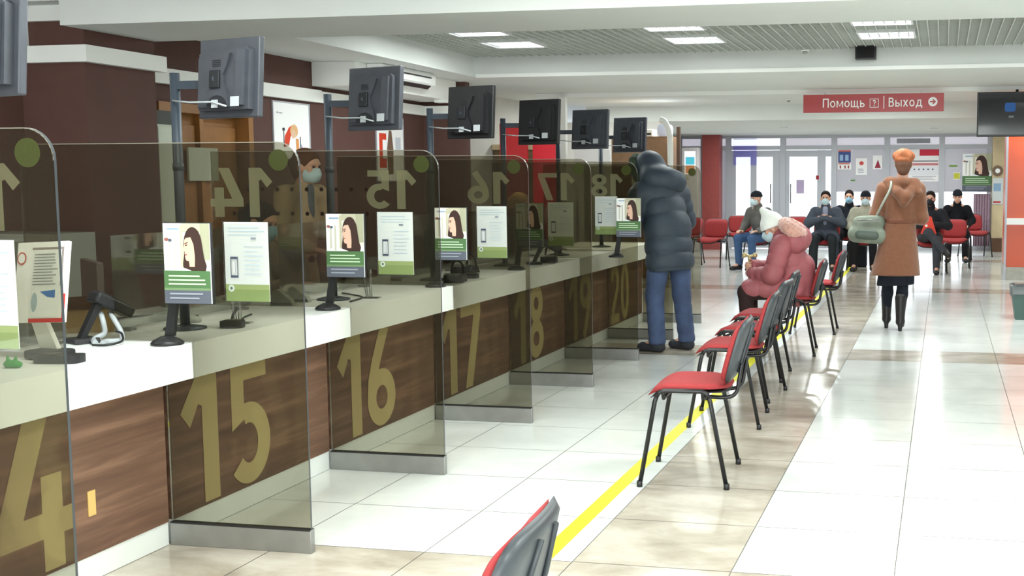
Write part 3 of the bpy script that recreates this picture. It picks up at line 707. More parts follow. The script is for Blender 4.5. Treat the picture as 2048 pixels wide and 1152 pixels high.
# ---------------------------------------------------------------- customer monitors on poles
def monitor():
    t = thing('pole_monitor', 'charcoal monitor on a pole behind counter number 15, its back with white cable', 'monitor', (-3.285, 4.75, .846), 0, 'monitors on counter poles')
    m = MB(); m.lathe([(.09, 0), (.09, .008), (.03, .02)]); m.build('base', M['pole'], t)
    m = MB(); m.tube([(0, 0, .021), (0, 0, 1.12)], .021, 12); p = m.build('pole', M['pole'], t)
    m = MB(); m.lathe([(.024, .7), (.024, .73)]); m.build('collar', M['pole'], p)
    an = -.314
    R_ = Matrix.Translation((.308, -.075, 1.085)) @ Matrix.Rotation(an, 4, 'Z') @ Matrix.Rotation(-.07, 4, 'X')
    m = MB(); m.box(-.185, .185, .0, .028, -.165, .17, R_, .006); m.build('casing', M['monitor'], t)
    m = MB(); m.box(-.17, .17, .0285, .031, -.14, .155, R_); m.build('screen', pm('monitor_screen', (20, 24, 30), .1, spec=.6), t)
    # raised back shell with bevelled ridges
    m = MB(); pr = [(-.15, -.135), (.158, -.135), (.158, .115), (.14, .125), (-.15, .105)]
    m.prism(pr, -.03, -.0005, 'y', R_); b = m.build('back_shell', M['monitor'], t)
    m = MB()
    m.prism([(.095, -.12), (.14, -.12), (.145, .11), (.1, .115)], -.048, -.0305, 'y', R_); m.build('side_ridge', M['monitor'], b)
    curve = [(-.14, -.125), (.05, -.125), (.04, -.07), (.015, -.03), (.012, .01), (.035, .05), (.055, .1), (-.14, .085)]
    m = MB(); m.prism(curve, -.042, -.0305, 'y', R_); m.build('centre_ridge', M['monitor'], b)
    m = MB(); m.prism([(-.085, -.13)]+[(-.02+.065*math.cos(PI-i*PI/10), -.13+.055*math.sin(i*PI/10)) for i in range(11)]+[(.045, -.13)], -.0435, -.0425, 'y', R_); m.build('socket_recess', M['monitor2'], b)
    m = MB(); m.box(-.045, -.01, -.05, -.044, -.128, -.095, R_); m.build('plug', M['cable'], b)
    m = MB(); m.box(.075, .125, -.052, -.0485, -.125, -.085, R_); m.build('plug', M['cable'], b)
    m = MB()
    for i in range(4): m.box(-.05+.0, .0, -.044, -.0425, .045+i*.008, .049+i*.008, R_)
    m.build('vent_slots', M['monitor2'], b)
    m = MB(); m.box(-.06, .0, -.052, -.0425, -.045, .03, R_, .003); m.build('mount_plate', M['monitor2'], t)
    e = R_ @ Vector((-.03, -.052, -.005))
    m = MB(); m.box(.0, e.x+.01, -.03+.018, .012, 1.05, 1.085); m.tube([(e.x, .0, 1.068), (e.x+.004, e.y, e.z)], .013); m.build('arm', M['pole'], t)
    m = MB(); q = R_ @ Vector((-.028, -.055, -.105)); q2 = R_ @ Vector((.06, -.06, -.125))
    m.tube([(0, -.022, 1.0), (q.x*.5, q.y*.6-.02, (q.z+1.0)/2-.006), (q.x, q.y, q.z), (q2.x, q2.y, q2.z)], .004, 6); m.build('cable', M['cable'], t)
    return t
mon = monitor()
mw = {-1: 'charcoal monitor at the upper left picture edge', 1: 'second charcoal monitor from the left, in front of the air conditioner', 2: 'third monitor on a pole, beside the wall rail end', 3: 'monitor on a pole standing in front of the red panel',
      4: 'monitor on a pole standing in front of the pale wall, right of the red panel', 5: 'last pole monitor, above the brown cupboards near the man in the puffer coat'}
PROTO_BLACK = {'casing': M['black'], 'back_shell': M['black'], 'side_ridge': M['black'], 'centre_ridge': M['black']}
mon['label'] = 'leftmost complete pole monitor, with a white cable, above the brown door'
for k, l in mw.items():
    q = dup(mon, (-3.285, 4.75+k*S, .846), 0, l, 'monitors on counter poles')
    if k in (2, 3):                       # these two have black housings
        for c in [q.children[i] for i in range(len(q.children))]:
            for o in [c]+list(c.children):
                mm = PROTO_BLACK.get(o.name.split('.')[0])
                if mm: o.material_slots[0].link = 'OBJECT'; o.material_slots[0].material = mm
# ---------------------------------------------------------------- advert displays and notice sheets
def advert(k):
    t = thing('advert_display', '', 'advert display', (0, 0, 0), 0, 'advert displays')
    m = MB(); m.lathe([(.062, 0), (.064, .008), (.054, .018), (.034, .028), (.024, .034)], seg=24); m.build('base', M['black'], t)
    m = MB(); m.prism([(-.02, .033), (.02, .033), (.046, .2), (.012, .2)], .012, .03, 'y'); m.build('neck', M['black'], t)
    m = MB(); m.box(.003, .215, .0, .011, .165, .49, bev=.002); m.build('panel', M['black'], t)
    picture('advert_picture', t, .205, .318, AD, Matrix.Translation((.0065, -.0055, .1685)))
    return t
ads = advert(0)
def sheet():
    t = thing('notice_sheet', '', 'notice', (0, 0, 0), 0, 'notice sheets on the glass')
    picture('printed_page', t, .192, .316, SHEET, Matrix.Translation((0, 0, 0)))
    m = MB(); m.box(-.003, .195, -.0045, -.0025, -.008, .32); m.build('clear_sleeve', M['clear'], t)
    return t
shs = sheet(); first = True
wa = {-1: 'notice sheet at the left picture edge', 0: 'white printed notice sheet on the glass above the black device, left one', 1: 'white printed notice sheet beside the second advert with the woman', 2: 'white printed notice sheet beside the third advert', 3: 'dimmed notice sheet seen through tinted glass', 4: 'farthest white notice sheet, left of its advert'}
wb = {-1: 'advert display hidden at the left picture edge', 0: 'nearest advert display with a woman and green band on black stand', 1: 'second advert display with a woman, on its black stand', 2: 'third advert display with a woman, half behind tinted glass', 3: 'dimmed fourth advert display behind tinted glass', 4: 'farthest advert display, beside the man in the puffer coat'}
for k in range(0, 5):
    y = Y0+k*S
    ax = -3.04 if k == 0 else (-3.062 if k < 4 else -2.64)
    sx = -2.808 if k < 4 else -2.835
    loc = (ax, y-.075 if k != 3 else y+.03, .846 if k < 4 else .866)
    if k == 0: ads.location = loc; ads['label'] = wb[0]; shs.location = (sx, y-.0145, 1.02); shs['label'] = wa[0]
    else: dup(ads, loc, 0, wb[k]); dup(shs, (sx, y+(-.0145 if k != 3 else .0145), 1.025 if k < 4 else 1.05), 0, wa[k])
s2 = dup(shs, (-2.808, Y0-S-.0145, 1.015), 0, wa[-1])
# ---------------------------------------------------------------- small things on the worktop
ZT = .846
def terminal(label, loc, rz):
    t = thing('card_terminal', label, 'card terminal', loc, rz, 'card terminals')
    m = MB(); m.prism([(-.06, .0), (.06, .0), (.05, .02), (-.05, .02)], -.05, .05, 'x'); m.build('base', M['black'], t)
    m = MB(); m.prism([(-.012, .02), (.012, .02), (.085, .15), (.06, .16)], -.018, .018, 'y'); m.build('arm', M['black'], t)
    Rm = Matrix.Translation((.085, 0, .165)) @ Matrix.Rotation(.5, 4, 'Y')
    m = MB(); m.box(-.04, .13, -.045, .045, -.02, .025, Rm, .01); m.build('handset', M['black'], t)
    m = MB(); m.box(.03, .11, -.036, .036, .0255, .028, Rm); m.build('screen', flat((70, 76, 84)), t)
    m = MB(); m.box(-.032, .02, -.034, .034, .0255, .029, Rm); m.build('keypad', flat((54, 56, 58)), t)
    return t
term = terminal('black card terminal on a swivel arm over pale tangled cables', (-3.42, 4.26, ZT), 1.1)
# cables below it
def cable(name, label, pts, r, mat, cat='cable'):
    c = MB(); c.tube(pts, r, 7); return tag(c.build(name, mat), label, cat)
def bez(p, n=24):
    """smooth path through points"""
    P_ = [Vector(q) for q in p]; out = []
    for i in range(len(P_)-1):
        a, b, c, d = P_[max(i-1, 0)], P_[i], P_[i+1], P_[min(i+2, len(P_)-1)]
        for j in range(6):
            s_ = j/6
            out.append(.5*((2*b)+(c-a)*s_+(2*a-5*b+4*c-d)*s_*s_+(3*b-a-3*c+d)*s_**3))
    out.append(P_[-1]); return out
cable('cable_bundle', 'thick pale cable loop drooping from the near card terminal', bez([(-3.385, 4.335, .96), (-3.36, 4.315, .93), (-3.36, 4.32, .88), (-3.38, 4.29, .861), (-3.35, 4.24, .857), (-3.31, 4.2, .857)]), .011, M['cable'])
cable('cable_bundle', 'second pale cable loop lying beside the near card terminal', bez([(-3.36, 4.36, .96), (-3.32, 4.335, .93), (-3.29, 4.33, .885), (-3.27, 4.3, .856), (-3.3, 4.25, .856), (-3.27, 4.19, .857)]), .010, M['cable'])
cable('cable', 'thin dark cable coiled in front of the near card terminal', bez([(-3.29, 4.3, .89), (-3.25, 4.28, .885), (-3.22, 4.24, .86), (-3.24, 4.18, .8515), (-3.3, 4.17, .8515)]), .0045, M['black'])
# document stand with leaflet at the left
ds = thing('document_stand', 'tilted white document stand with a red bordered sheet', 'document stand', (-3.25, 3.86, ZT), -.1)
m = MB(); m.box(-.05, .09, -.06, .05, 0, .035, bev=.012); m.build('foot', M['black'], ds)
m = MB(); m.prism([(-.03, .036), (.05, .036), (-.03, .2), (-.09, .2)], .0, .02, 'y'); m.build('neck', M['white'], ds)
Rm = Matrix.Translation((-.12, -.03, .13)) @ Matrix.Rotation(-.2, 4, 'X') @ Matrix.Rotation(-.05, 4, 'Y')
m = MB(); m.box(-.0, .235, .006, .014, 0, .3, Rm, .003); bd = m.build('board', M['white'], ds)
dshapes = [((210, 60, 60), R(.3, 1, 0, .05)), ((210, 60, 60), R(.95, 1, 0, .35)), ((150, 140, 138), R(.3, .92, .9, .93)), ((150, 140, 138), R(.88, .92, .45, .93)), ((236, 240, 240), R(.32, .88, .06, .9)),
           ((70, 120, 190), [(.5, .38), (.8, .4), (.8, .3), (.66, .31)]), ((170, 190, 200), circ(.4, .25, .06, .12)), ((200, 80, 76), circ(.1, .8, .09, .08)), ((240, 242, 242), circ(.1, .8, .07, .062))]+lines((140, 146, 150), .36, .84, .45, .86, 11, .25, .35)
picture('leaflet', ds, .235, .3, dshapes, Rm)
pd = thing('pin_pad', 'flat black device on the worktop in front of the document stand', 'pin pad', (-3.13, 3.78, ZT), .15)
m = MB(); m.prism(rrect(-.085, .085, -.045, .045, .03), 0, .028, 'z'); m.build('casing', M['black'], pd)
m = MB(); m.prism(rrect(-.065, .0, -.03, .03, .015), .0285, .032, 'z'); m.build('button_field', flat((70, 68, 60)), pd)
gf = thing('green_clip', 'small bright green frog-like clip on the worktop at the left edge', 'clip', (-3.2, 3.63, ZT))
v, f = surface([ell((0, 0, .014), (.022, .014, .014)), ell((.022, .004, .012), (.016, .012, .012)), ell((-.018, .0, .012), (.014, .012, .012)), cap((-.012, 0, .02), (-.016, 0, .038), .005), cap((.012, 0, .02), (.018, 0, .036), .005)], .003, .008, [((0, 0, .001), (0, 0, -1))])
smesh('clip_body', [(v, f, 0)], pm('green_plastic', (30, 140, 50), .35), gf)
# tan box behind the terminal
tb = thing('cardboard_box', 'open tan cardboard box behind the card terminal', 'box', (-3.66, 4.62, ZT), .5)
m = MB()
for q in ((-.1, .1, -.085, -.08), (-.1, .1, .08, .085), (-.1, -.095, -.08, .08), (.095, .1, -.08, .08)): m.box(q[0], q[1], q[2], q[3], 0, .1)
m.box(-.095, .095, -.08, .08, 0, .005); m.build('carton', M['tan'], tb)
m = MB(); m.prism([(-.1, .1), (.1, .1), (.07, .15), (-.12, .14)], .086, .09, 'y'); m.prism([(-.1, .1), (.1, .1), (.05, .13), (-.09, .14)], -.09, -.086, 'y'); m.build('flap', M['darkwood'], tb)
# black phones, scanners, pin pads at each station
def deskphone(label, loc, rz):
    t = thing('pin_pad', label, 'pin pad', loc, rz, 'pin pads')
    m = MB(); m.prism(rrect(-.05, .05, -.04, .04, .025), 0, .03, 'z'); m.build('casing', M['black'], t)
    m = MB(); m.prism(rrect(-.035, .035, -.012, .028, .01), .0305, .034, 'z'); m.build('button_field', flat((84, 80, 66)), t)
    m = MB(); m.tube([(-.02, .04, .02), (-.02, .06, .05), (.0, .07, .08)], .006); m.build('cord', M['black'], t)
    return t
deskphone('small black pin pad on the worktop beneath the nearest notice sheet', (-3.11, 4.84, ZT), .2)
deskphone('small black pin pad on the worktop by the third advert', (-3.1, 7.62, ZT), .2)
for i, (x, y, l) in enumerate(((-3.16, 4.98, 'clear acrylic stand with splayed legs beneath the nearest notice'), (-3.12, 6.2, 'clear acrylic stand with splayed legs beneath the second notice'))):
    t = thing('acrylic_stand', l, 'stand', (x, y, ZT), .1, 'acrylic stands')
    m = MB(); m.box(-.05, .05, -.03, .03, 0, .006); m.build('foot', M['acrylic'], t)
    m = MB(); m.tube([(-.02, 0, .006), (-.045, 0, .16)], .008); m.build('leg', M['acrylic'], t)
    m = MB(); m.tube([(.0, 0, .006), (.0, 0, .16)], .008); m.build('leg', M['acrylic'], t)
    m = MB(); m.box(-.07, .07, -.003, .003, .161, .23); m.build('pocket', M['acrylic'], t)
def mouse(label, loc, rz):
    t = thing('computer_mouse', label, 'mouse', loc, rz)
    v, f = surface([ell((0, 0, .01), (.055, .033, .026))], .005, .01, [((0, 0, .001), (0, 0, -1))]); smesh('shell', [(v, f, 0)], M['cabgrey'], t)
    m = MB(); m.box(.02, .04, -.003, .003, .028, .034); m.build('wheel', M['black'], t)
mouse('grey mouse on the worktop behind the nearest advert stand', (-3.42, 4.98, ZT), .3)
def paperstack(label, loc, rz, n, sc=1):
    for i in range(n):
        c = MB(); c.box(-.15*sc, .15*sc, -.1*sc, .1*sc, 0, .012)
        o = c.build('paper_stack', M['paper']); tag(o, label % ('bottom', 'middle', 'top')[i], 'papers', 'paper stacks'); o.location = (loc[0], loc[1], loc[2]+i*.0125); o.rotation_euler = (0, 0, rz+i*.15)
for i, (x, y, l) in enumerate(((-3.4, 5.76, 'pale grey tilted document reader behind the nearest notice sheet, nearer'), (-3.41, 5.94, 'pale grey tilted document reader behind the nearest notice sheet, farther'))):
    t = thing('document_reader', l, 'document reader', (x, y, ZT), .3, 'document readers')
    m = MB(); m.prism([(-.06, 0), (.06, 0), (.045, .03), (-.02, .085), (-.045, .08)], -.035, .035, 'y'); m.build('casing', M['cabgrey'], t)
    m = MB(); m.box(-.05, .05, -.036, -.0352, .004, .016); m.build('card_slot', M['black'], t)
paperstack('white paper stack on the second station worktop, %s one', (-3.675, 6.55, ZT), .2, 3)
def printer(label, loc, rz, group=None):
    t = thing('card_reader', label, 'card reader', loc, rz, group)
    m = MB(); m.prism([(-.09, 0), (.09, 0), (.07, .04), (-.03, .06), (-.08, .05)], -.06, .06, 'x'); m.build('casing', M['black'], t)
    m = MB(); m.tube(bez([(-.04, .07, .03), (-.03, .06, .1), (.0, .05, .14), (.04, .06, .1), (.04, .07, .03)]), .008); m.build('handle', M['black'], t)
    m = MB(); m.box(-.03, .03, -.085, -.04, .045, .052); m.build('key_panel', flat((96, 100, 98)), t)
printer('wide black reader with a hoop handle under the third notice', (-3.08, 7.3, ZT), .2, 'black readers')
printer('black reader behind the partition edge near the third notice', (-3.32, 8.05, ZT), -.3, 'black readers')
printer('black reader near the far end of the worktop by the farthest notice', (-3.08, 9.2, ZT), .2, 'black readers')
terminal('second card terminal, among the far stations near the dimmed advert', (-3.12, 8.95, ZT), .6)
cable('cable', 'black cable lying behind the second advert stand', bez([(-3.12, 5.96, .852), (-3.17, 6.2, .851), (-3.32, 6.32, .855), (-3.4, 6.4, .852)]), .005, M['black'])
cable('cable', 'grey cable lying beyond the nearest black pin pad', bez([(-3.12, 4.86, .853), (-3.16, 5.0, .851), (-3.25, 5.15, .852), (-3.3, 5.3, .851)]), .004, M['black'])
# staff computers behind the worktop
def pc(label, loc, rz, col):
    t = thing('staff_monitor', label, 'computer monitor', loc, rz, 'staff monitors')
    m = MB(); m.box(-.11, .11, -.08, .08, 0, .012, bev=.004); m.build('foot', M['black'], t)
    m = MB(); m.box(-.025, .025, -.015, .015, .0125, .12); m.build('neck', M['black'], t)
    m = MB(); m.box(-.22, .22, -.035, -.001, .1, .38, bev=.008); m.build('casing', col, t)
    m = MB(); m.box(-.205, .205, -.0385, -.0355, .115, .365); m.build('screen', flat((34, 38, 44)), t)
    return t
# staff desk
sd = thing('staff_desk', 'low pale staff desk running behind the worktop', 'desk', (-4.15, 0, 0))
m = MB(); m.box(-.34, .34, 2.2, 11.8, .7, .73); m.build('desk_top', M['cabgrey'], sd)
for yy in (2.3, 5.7, 8.4, 11.7):
    m = MB(); m.box(-.3, .3, yy-.015, yy+.015, 0, .7); m.build('side_panel', M['cabgrey'], sd)
pc('grey staff monitor behind the second advert, seen through glass', (-4.18, 6.35, .731), 2.1, M['cabgrey'])
pc('dark staff monitor behind the third advert', (-4.1, 7.75, .731), 2.0, M['monitor'])
pc('dark staff monitor behind the far stations', (-4.1, 9.1, .731), 2.0, M['monitor'])
pc('brown-grey staff monitor behind the near card terminal', (-4.12, 5.2, .731), 2.4, pm('brown_grey_plastic', (92, 78, 74), .5))
cb = thing('storage_cabinet', 'low grey two-door cabinet before the dark column', 'cabinet', (-6.3, 7.12, 0))
m = MB(); m.box(-.28, .4, .0, .42, .02, 1.14); m.build('carcass', M['cabgrey'], cb)
for x0, x1 in ((-.275, -.085), (-.075, .395)):
    m = MB(); m.box(x0, x1, -.02, -.001, .05, 1.12); dd = m.build('door', M['cabgrey'], cb)
    m = MB(); m.box(x1-.03, x1-.018, -.035, -.0205, .55, .67); m.build('handle', M['steel'], dd)
nb = thing('tall_locker', 'narrow tall pale locker beside the column', 'locker', (-6.18, 8.6, 0))
m = MB(); m.box(-.25, .05, 0, .2, .02, 1.95); m.build('carcass', pm('pale_sage_laminate', (190, 198, 182), .5), nb)
m = MB(); m.box(.051, .06, .01, .19, .04, 1.93); m.build('door', pm('pale_sage_door', (196, 204, 188), .5), nb)
m = MB(); m.box(-.25, .05, 0, .2, 1.951, 2.06); m.build('top_box', pm('dark_grey_box', (66, 70, 66), .6), nb)
# pale wall panel by the door and wall posters
m = MB(); m.box(0, .02, 0, .45, 0, .3); o = m.build('notice_board', pm('pale_sage_board', (196, 204, 190), .6)); o.location = (-6.655, 9.75, 1.5); tag(o, 'square pale notice board hanging on the brown door', 'notice board')
MY = Matrix(((0, -1, 0, 0), (1, 0, 0, 0), (0, 0, 1, 0), (0, 0, 0, 1)))
P1 = [((120, 130, 140), R(.1, .13, .8, .83)), ((170, 176, 184), R(.15, .25, .8, .82)), ((214, 70, 44), [(.28, .2), (.3, .4), (.42, .56), (.5, .6), (.56, .5), (.46, .4), (.4, .22)]), ((222, 178, 128), circ(.56, .5, .11, .12)), ((226, 190, 160), circ(.54, .44, .07, .08)),
      ((246, 248, 250), [(.4, .02), (.44, .34), (.58, .38), (.62, .02)]), ((218, 150, 90), [(.62, .02), (.6, .36), (.68, .36), (.7, .02)]), ((170, 160, 190), [(.72, .04), (.72, .3), (.8, .2), (.84, .03)]), ((60, 60, 66), circ(.27, .52, .035, .03)), ((90, 90, 96), R(.262, .28, .2, .5)), ((90, 90, 96), R(.72, .74, .2, .4))]
P2 = [((214, 70, 44), R(.1, .36, .2, .75)), ((246, 248, 250), R(.22, .36, .35, .65)), ((120, 96, 80), [(.4, .1), (.38, .5), (.46, .8), (.56, .8), (.62, .5), (.6, .1)]), ((222, 180, 150), circ(.5, .86, .06, .06)), ((200, 206, 214), R(.7, .9, .5, .7))]
for y, wd, z, hh_, sh, lab_ in ((11.1, .7, 1.73, .56, P1, 'white wall poster with a red and orange figure, left one'), (13.35, .72, 1.5, .75, P2, 'white wall poster with a red mark and brown figure, right one')):
    t = thing('wall_poster', lab_, 'poster', (WLX+.004, y, z), 0, 'posters on the maroon wall')
    picture('poster_print', t, wd, hh_, sh, MY, y=-.004)
    m = MB()
    for q in ((-.012, 0, 0, hh_), (wd, wd+.012, 0, hh_), (-.012, wd+.012, -.012, 0), (-.012, wd+.012, hh_, hh_+.012)): m.box(-.003, .012, q[0], q[1], q[2], q[3])
    m.build('frame', M['alu'], t)
# ================================================================ waiting chairs
def chair(label, loc, rz, group):
    """stacking chair, front towards -x"""
    t = thing('waiting_chair', label, 'chair', loc, rz, group)
    sx = lambda a, b, c, dz=0: (a+.005, b, .475+c+dz-.055*max(0, (-a-.08)/.13)**1.8+.012*(b/.235)**2)
    m = MB(); m.pillow(.212, .235, .026, lambda a, b, c: sx(a, b, c), ex=3.2); m.build('seat_cushion', M['red'], t)
    m = MB(); m.pillow(.205, .228, .006, lambda a, b, c: sx(a, b, c, -.0215), ex=3.2); m.build('seat_pan', M['shell'], t)
    bx = lambda a, b, c, o=0: (.245+.27*b-c*.96-o+.02*(a/.22)**2*-1, a, .655+b*.96+c*-.27+.0)
    m = MB(); m.pillow(.222, .165, .036, lambda a, b, c: bx(a*(1-.03*(b/.165-.2)**2), b, c), ex=5.0); m.build('backrest_cushion', M['red'], t)
    m = MB(); m.pillow(.226, .169, .03, lambda a, b, c: bx(a*(1-.03*(b/.165-.2)**2), b, -c-.011), ex=5.0); sh = m.build('backrest_shell', M['shell'], t)
    for y in (-.1, .1):
        m = MB(); m.tube([bx(y, -.12, -.044), bx(y*.9, 0, -.047), bx(y*.6, .12, -.044)], .007, 6); m.build('shell_rib', M['shell'], sh)
    for s in (-1, 1):
        f = MB(); f.tube([(-.213, s*.268, .012), (-.14, s*.252, .42), (-.132, s*.25, .447)], .0115, 10); l = f.build('leg', M['tube'], t)
        f = MB(); f.lathe([(.015, 0), (.014, .03)], (-.214, s*.268, 0), 10); f.build('rubber_foot', M['black'], l)
        f = MB(); f.tube([(.215, s*.268, .012), (.135, s*.252, .42), (.127, s*.25, .447)], .0115, 10); l = f.build('leg', M['tube'], t)
        f = MB(); f.lathe([(.015, 0), (.014, .03)], (.216, s*.268, 0), 10); f.build('rubber_foot', M['black'], l)
        f = MB(); f.tube([(-.132, s*.25, .447), (-.118, s*.247, .468), (-.095, s*.246, .476), (.09, s*.246, .476), (.113, s*.247, .468), (.127, s*.25, .447)], .0112, 10); f.build('side_rail', M['tube'], t)
    for x in (-.1, .095):
        f = MB(); f.tube([(x, -.245, .474), (x, -.23, .436), (x, .23, .436), (x, .245, .474)], .0095, 8); f.build('cross_bar', M['tube'], t)
    for y in (-.13, .13):
        f = MB(); f.tube(bez([(.09, y, .432), (.2, y, .43), (.247, y, .455), (.262, y, .52), (.275, y*.95, .6)]), .01, 8); f.build('back_bracket', M['tube'], t)
    return t
G1 = 'red chairs in the row along the yellow line'; G2 = 'red chairs near the entrance'
ch = chair('nearest red chair, only its backrest top showing at the bottom picture edge', (-1.1, 2.29, 0), .07, G1)
for x, y, r, l in ((-1.24, 5.92, .06, 'complete empty red chair in front, first behind the cut-off backrest'), (-1.295, 7.36, .05, 'second empty red chair of the row, behind the complete front chair'), (-1.325, 8.25, -.09, 'third empty red chair of the row'),
                   (-1.375, 9.09, 0, 'fourth empty red chair, just before the seated woman in pink'), (-1.29, 10.44, .07, 'red chair carrying the woman in the pink puffer coat'), (-1.24, 11.92, .03, 'last red chair of the row, behind the woman in pink')):
    dup(ch, (x, y, 0), r, l, G1)
FAR = [(-3.95, 20.6, 1.35, 'empty red chair left of the man in the grey jacket, nearer one'), (-3.78, 22.7, 1.75, 'empty red chair directly left of the man in the grey jacket, farther one'), (-4.55, 21.3, 1.2, 'empty red chair half hidden behind the man in the puffer coat'),
       (-2.99, 20.17, 1.1, 'red chair under the man in the grey jacket and black cap'), (-2.62, 22.2, 1.7, 'dark red chair left of the man in the blue-grey coat'), (-1.93, 20.35, 1.57, 'red chair under the man in the open blue-grey coat'),
       (-1.66, 21.98, 1.57, 'red chair under the person in black with a blue mask'), (-1.3, 20.4, 1.6, 'red chair under the person in the pale beige jacket'), (-.2, 19.95, 1.6, 'red chair under the man in black holding a red bag'),
       (.18, 21.1, 1.57, 'empty red chair right of the man with the red bag, nearest of its pair'), (.25, 22.9, 1.5, 'red chair under the person in black with a dark hat, farthest right seat taken'), (.62, 24.2, 1.9, 'empty red chair farthest right, near the beige wall')]
for x, y, r, l in FAR: dup(ch, (x, y, 0), r, l, G2)
# ================================================================ people
def ink(n, c, **k): return pm(n, c, .85, spec=.15, var=.05, scale=14, **k)
HAIR = ink('dark_hair', (38, 30, 28)); NAVY = ink('navy_black_cloth', (30, 34, 42)); SHOE = pm('black_shoe_leather', (26, 25, 26), .45)
SK = [M['skin'], M['eye'], M['lips']]
def seated(label, loc, rz, coat, trouser, mask=None, hat=None, hair=HAIR, lean=0.0, cross=False, arms='lap', yaw=0, pitch=-.1, h=.015, skirt=0, sc=1.0, thick=1.0, collar=None):
    t = thing('person', label, 'person', loc, rz); t.scale = (sc, sc, sc)
    J = dict(pel=(0, -.02, .555), chest=(0, .02+lean, .9), neck=(0, .05+lean*1.3, 1.06))
    hd = Head((0, .09+lean*1.5, 1.19), yaw, pitch)
    for s, q in (('l', -1), ('r', 1)):
        J['sh'+s] = (q*.175, .03+lean*1.2, .955); J['hip'+s] = (q*.1, .03, .55); J['kn'+s] = (q*.15, .45, .53); J['an'+s] = (q*.15, .43, .1); J['toe'+s] = (q*.17, .57, .05)
        if arms == 'lap': J['el'+s] = (q*.29, .08+lean, .76); J['wr'+s] = (q*.075, .31+lean*.5, .78); J['hand'+s] = ((-q*.8, .35, -.1), (0, -.2, -1), .6)
        elif arms == 'down': J['el'+s] = (q*.27, .06+lean, .75); J['wr'+s] = (q*.18, .32, .66); J['hand'+s] = ((-q*.2, 1, -.1), (0, 0, -1), .3)
        elif arms == 'fold': J['el'+s] = (q*.28, .1+lean, .78); J['wr'+s] = (q*.04, .27+lean, .86); J['hand'+s] = ((-q*1, .1, .1), (0, -1, -.2), .4)
    if cross: J['knr'] = (-.02, .46, .66); J['anr'] = (-.3, .56, .36); J['toer'] = (-.36, .68, .32)
    body(t, J, hd, SK, h*.8, True, .009)
    C = [cap((0, -.03, .56), (0, .01+lean*.5, .8), .15*thick, .155*thick, (0, 1, 0), .8), cap((0, .01+lean*.5, .8), J['neck'], .165*thick, .062, (0, 1, 0), .75), cap(J['shl'], J['shr'], .068*thick), cap(J['neck'], (J['neck'][0], J['neck'][1]-.005, J['neck'][2]+.05), .075, .068)]
    for s in 'lr': C += [cap(J['sh'+s], J['el'+s], .08*thick, .068*thick), cap(J['el'+s], J['wr'+s], .066*thick, .05)]
    if skirt:
        for s, q in (('l', -1), ('r', 1)): C += [cap((q*.1, .02, .57), (q*.16, .3, .53), .11, .1), cap((q*.17, .05, .55), (q*.2, .06, .55-skirt), .075, .07)]
    part('coat', C, coat, t, h, .035, [((0, J['neck'][1], J['neck'][2]+.055), (0, -.35, 1))])
    if collar: part('shirt', [cap((0, .12+lean, .78), (0, .12+lean*1.3, 1.02), .05, .045)], collar, t, h, .02)
    T = []
    for s in 'lr': T += [cap(J['pel'], J['hip'+s], .12, .1), cap(J['hip'+s], J['kn'+s], .1, .072), cap(J['kn'+s], J['an'+s], .072, .055)]
    part('trousers', T, trouser, t, h, .03, [] if cross else [((0, 0, .08), (0, 0, -1))])
    for s in 'lr':
        if cross and s == 'r':
            a, b = np.array(J['anr']), np.array(J['toer']); part('shoe', [cap(a, b, .05, .042), cap(a+V3(.02, -.02, .03), a, .05)], SHOE, t, h, .02)
        else: shoe(t, J['an'+s], J['toe'+s], SHOE, 1.0, h)
    if mask: hd.mask(t, mask, .011)
    if hat: part('cap', [hd.e((0, -.012, .05), (.086, .106, .082)), hd.e((0, -.01, .03), (.09, .11, .03))], hat, t, .011, .02, [(hd.p(0, 0, .025), hd.d(0, .1, -1))])
    else: part('hair', [hd.e((0, -.02, .045), (.083, .102, .086)), hd.e((0, -.05, -.01), (.078, .07, .08))], hair, t, .011, .02, [(hd.p(0, .05, .045), hd.d(0, .85, -.5))])
    return t
PLAY = ink('charcoal_cloth', (42, 44, 50))
seated('man in a grey jacket and black cap, blue jeans, leftmost of the seated people', (-2.98, 20.15, 0), PI-.55, ink('grey_jacket', (98, 96, 94)), ink('blue_jeans', (64, 88, 124)), M['mask'], NAVY, lean=.05, arms='down', yaw=-.25, thick=1.12)
seated('man in an open blue-grey coat with pale mask and folded hands', (-1.93, 20.35, 0), PI, ink('blue_grey_coat', (74, 80, 92)), ink('dark_trousers', (40, 44, 48)), M['mask'], None, arms='fold', pitch=-.05, skirt=.28, thick=1.18, collar=ink('pale_shirt', (150, 154, 176)))
seated('person in black with a blue mask behind the man in the blue-grey coat', (-1.66, 21.95, 0), PI, NAVY, ink('black_trousers', (24, 25, 28)), M['maskblue'], None, arms='lap', thick=1.1, skirt=.3)
seated('person in a pale beige jacket half hidden by the brown coat', (-1.27, 20.4, 0), PI, ink('pale_beige_jacket', (168, 166, 150)), ink('black_cloth', (28, 28, 30)), M['mask'], NAVY, arms='down', thick=1.15)
seated('man in a black jacket with black mask holding a red bag, legs crossed', (-.2, 19.95, 0), PI-.1, PLAY, ink('grey_black_jeans', (62, 64, 70)), M['maskblack'], None, arms='lap', cross=True)
seated('person in black with a dark hat sitting farthest right', (.25, 22.85, 0), PI, ink('black_jacket', (22, 23, 27)), ink('black_jeans', (26, 26, 30)), None, NAVY, arms='down', pitch=-.3)
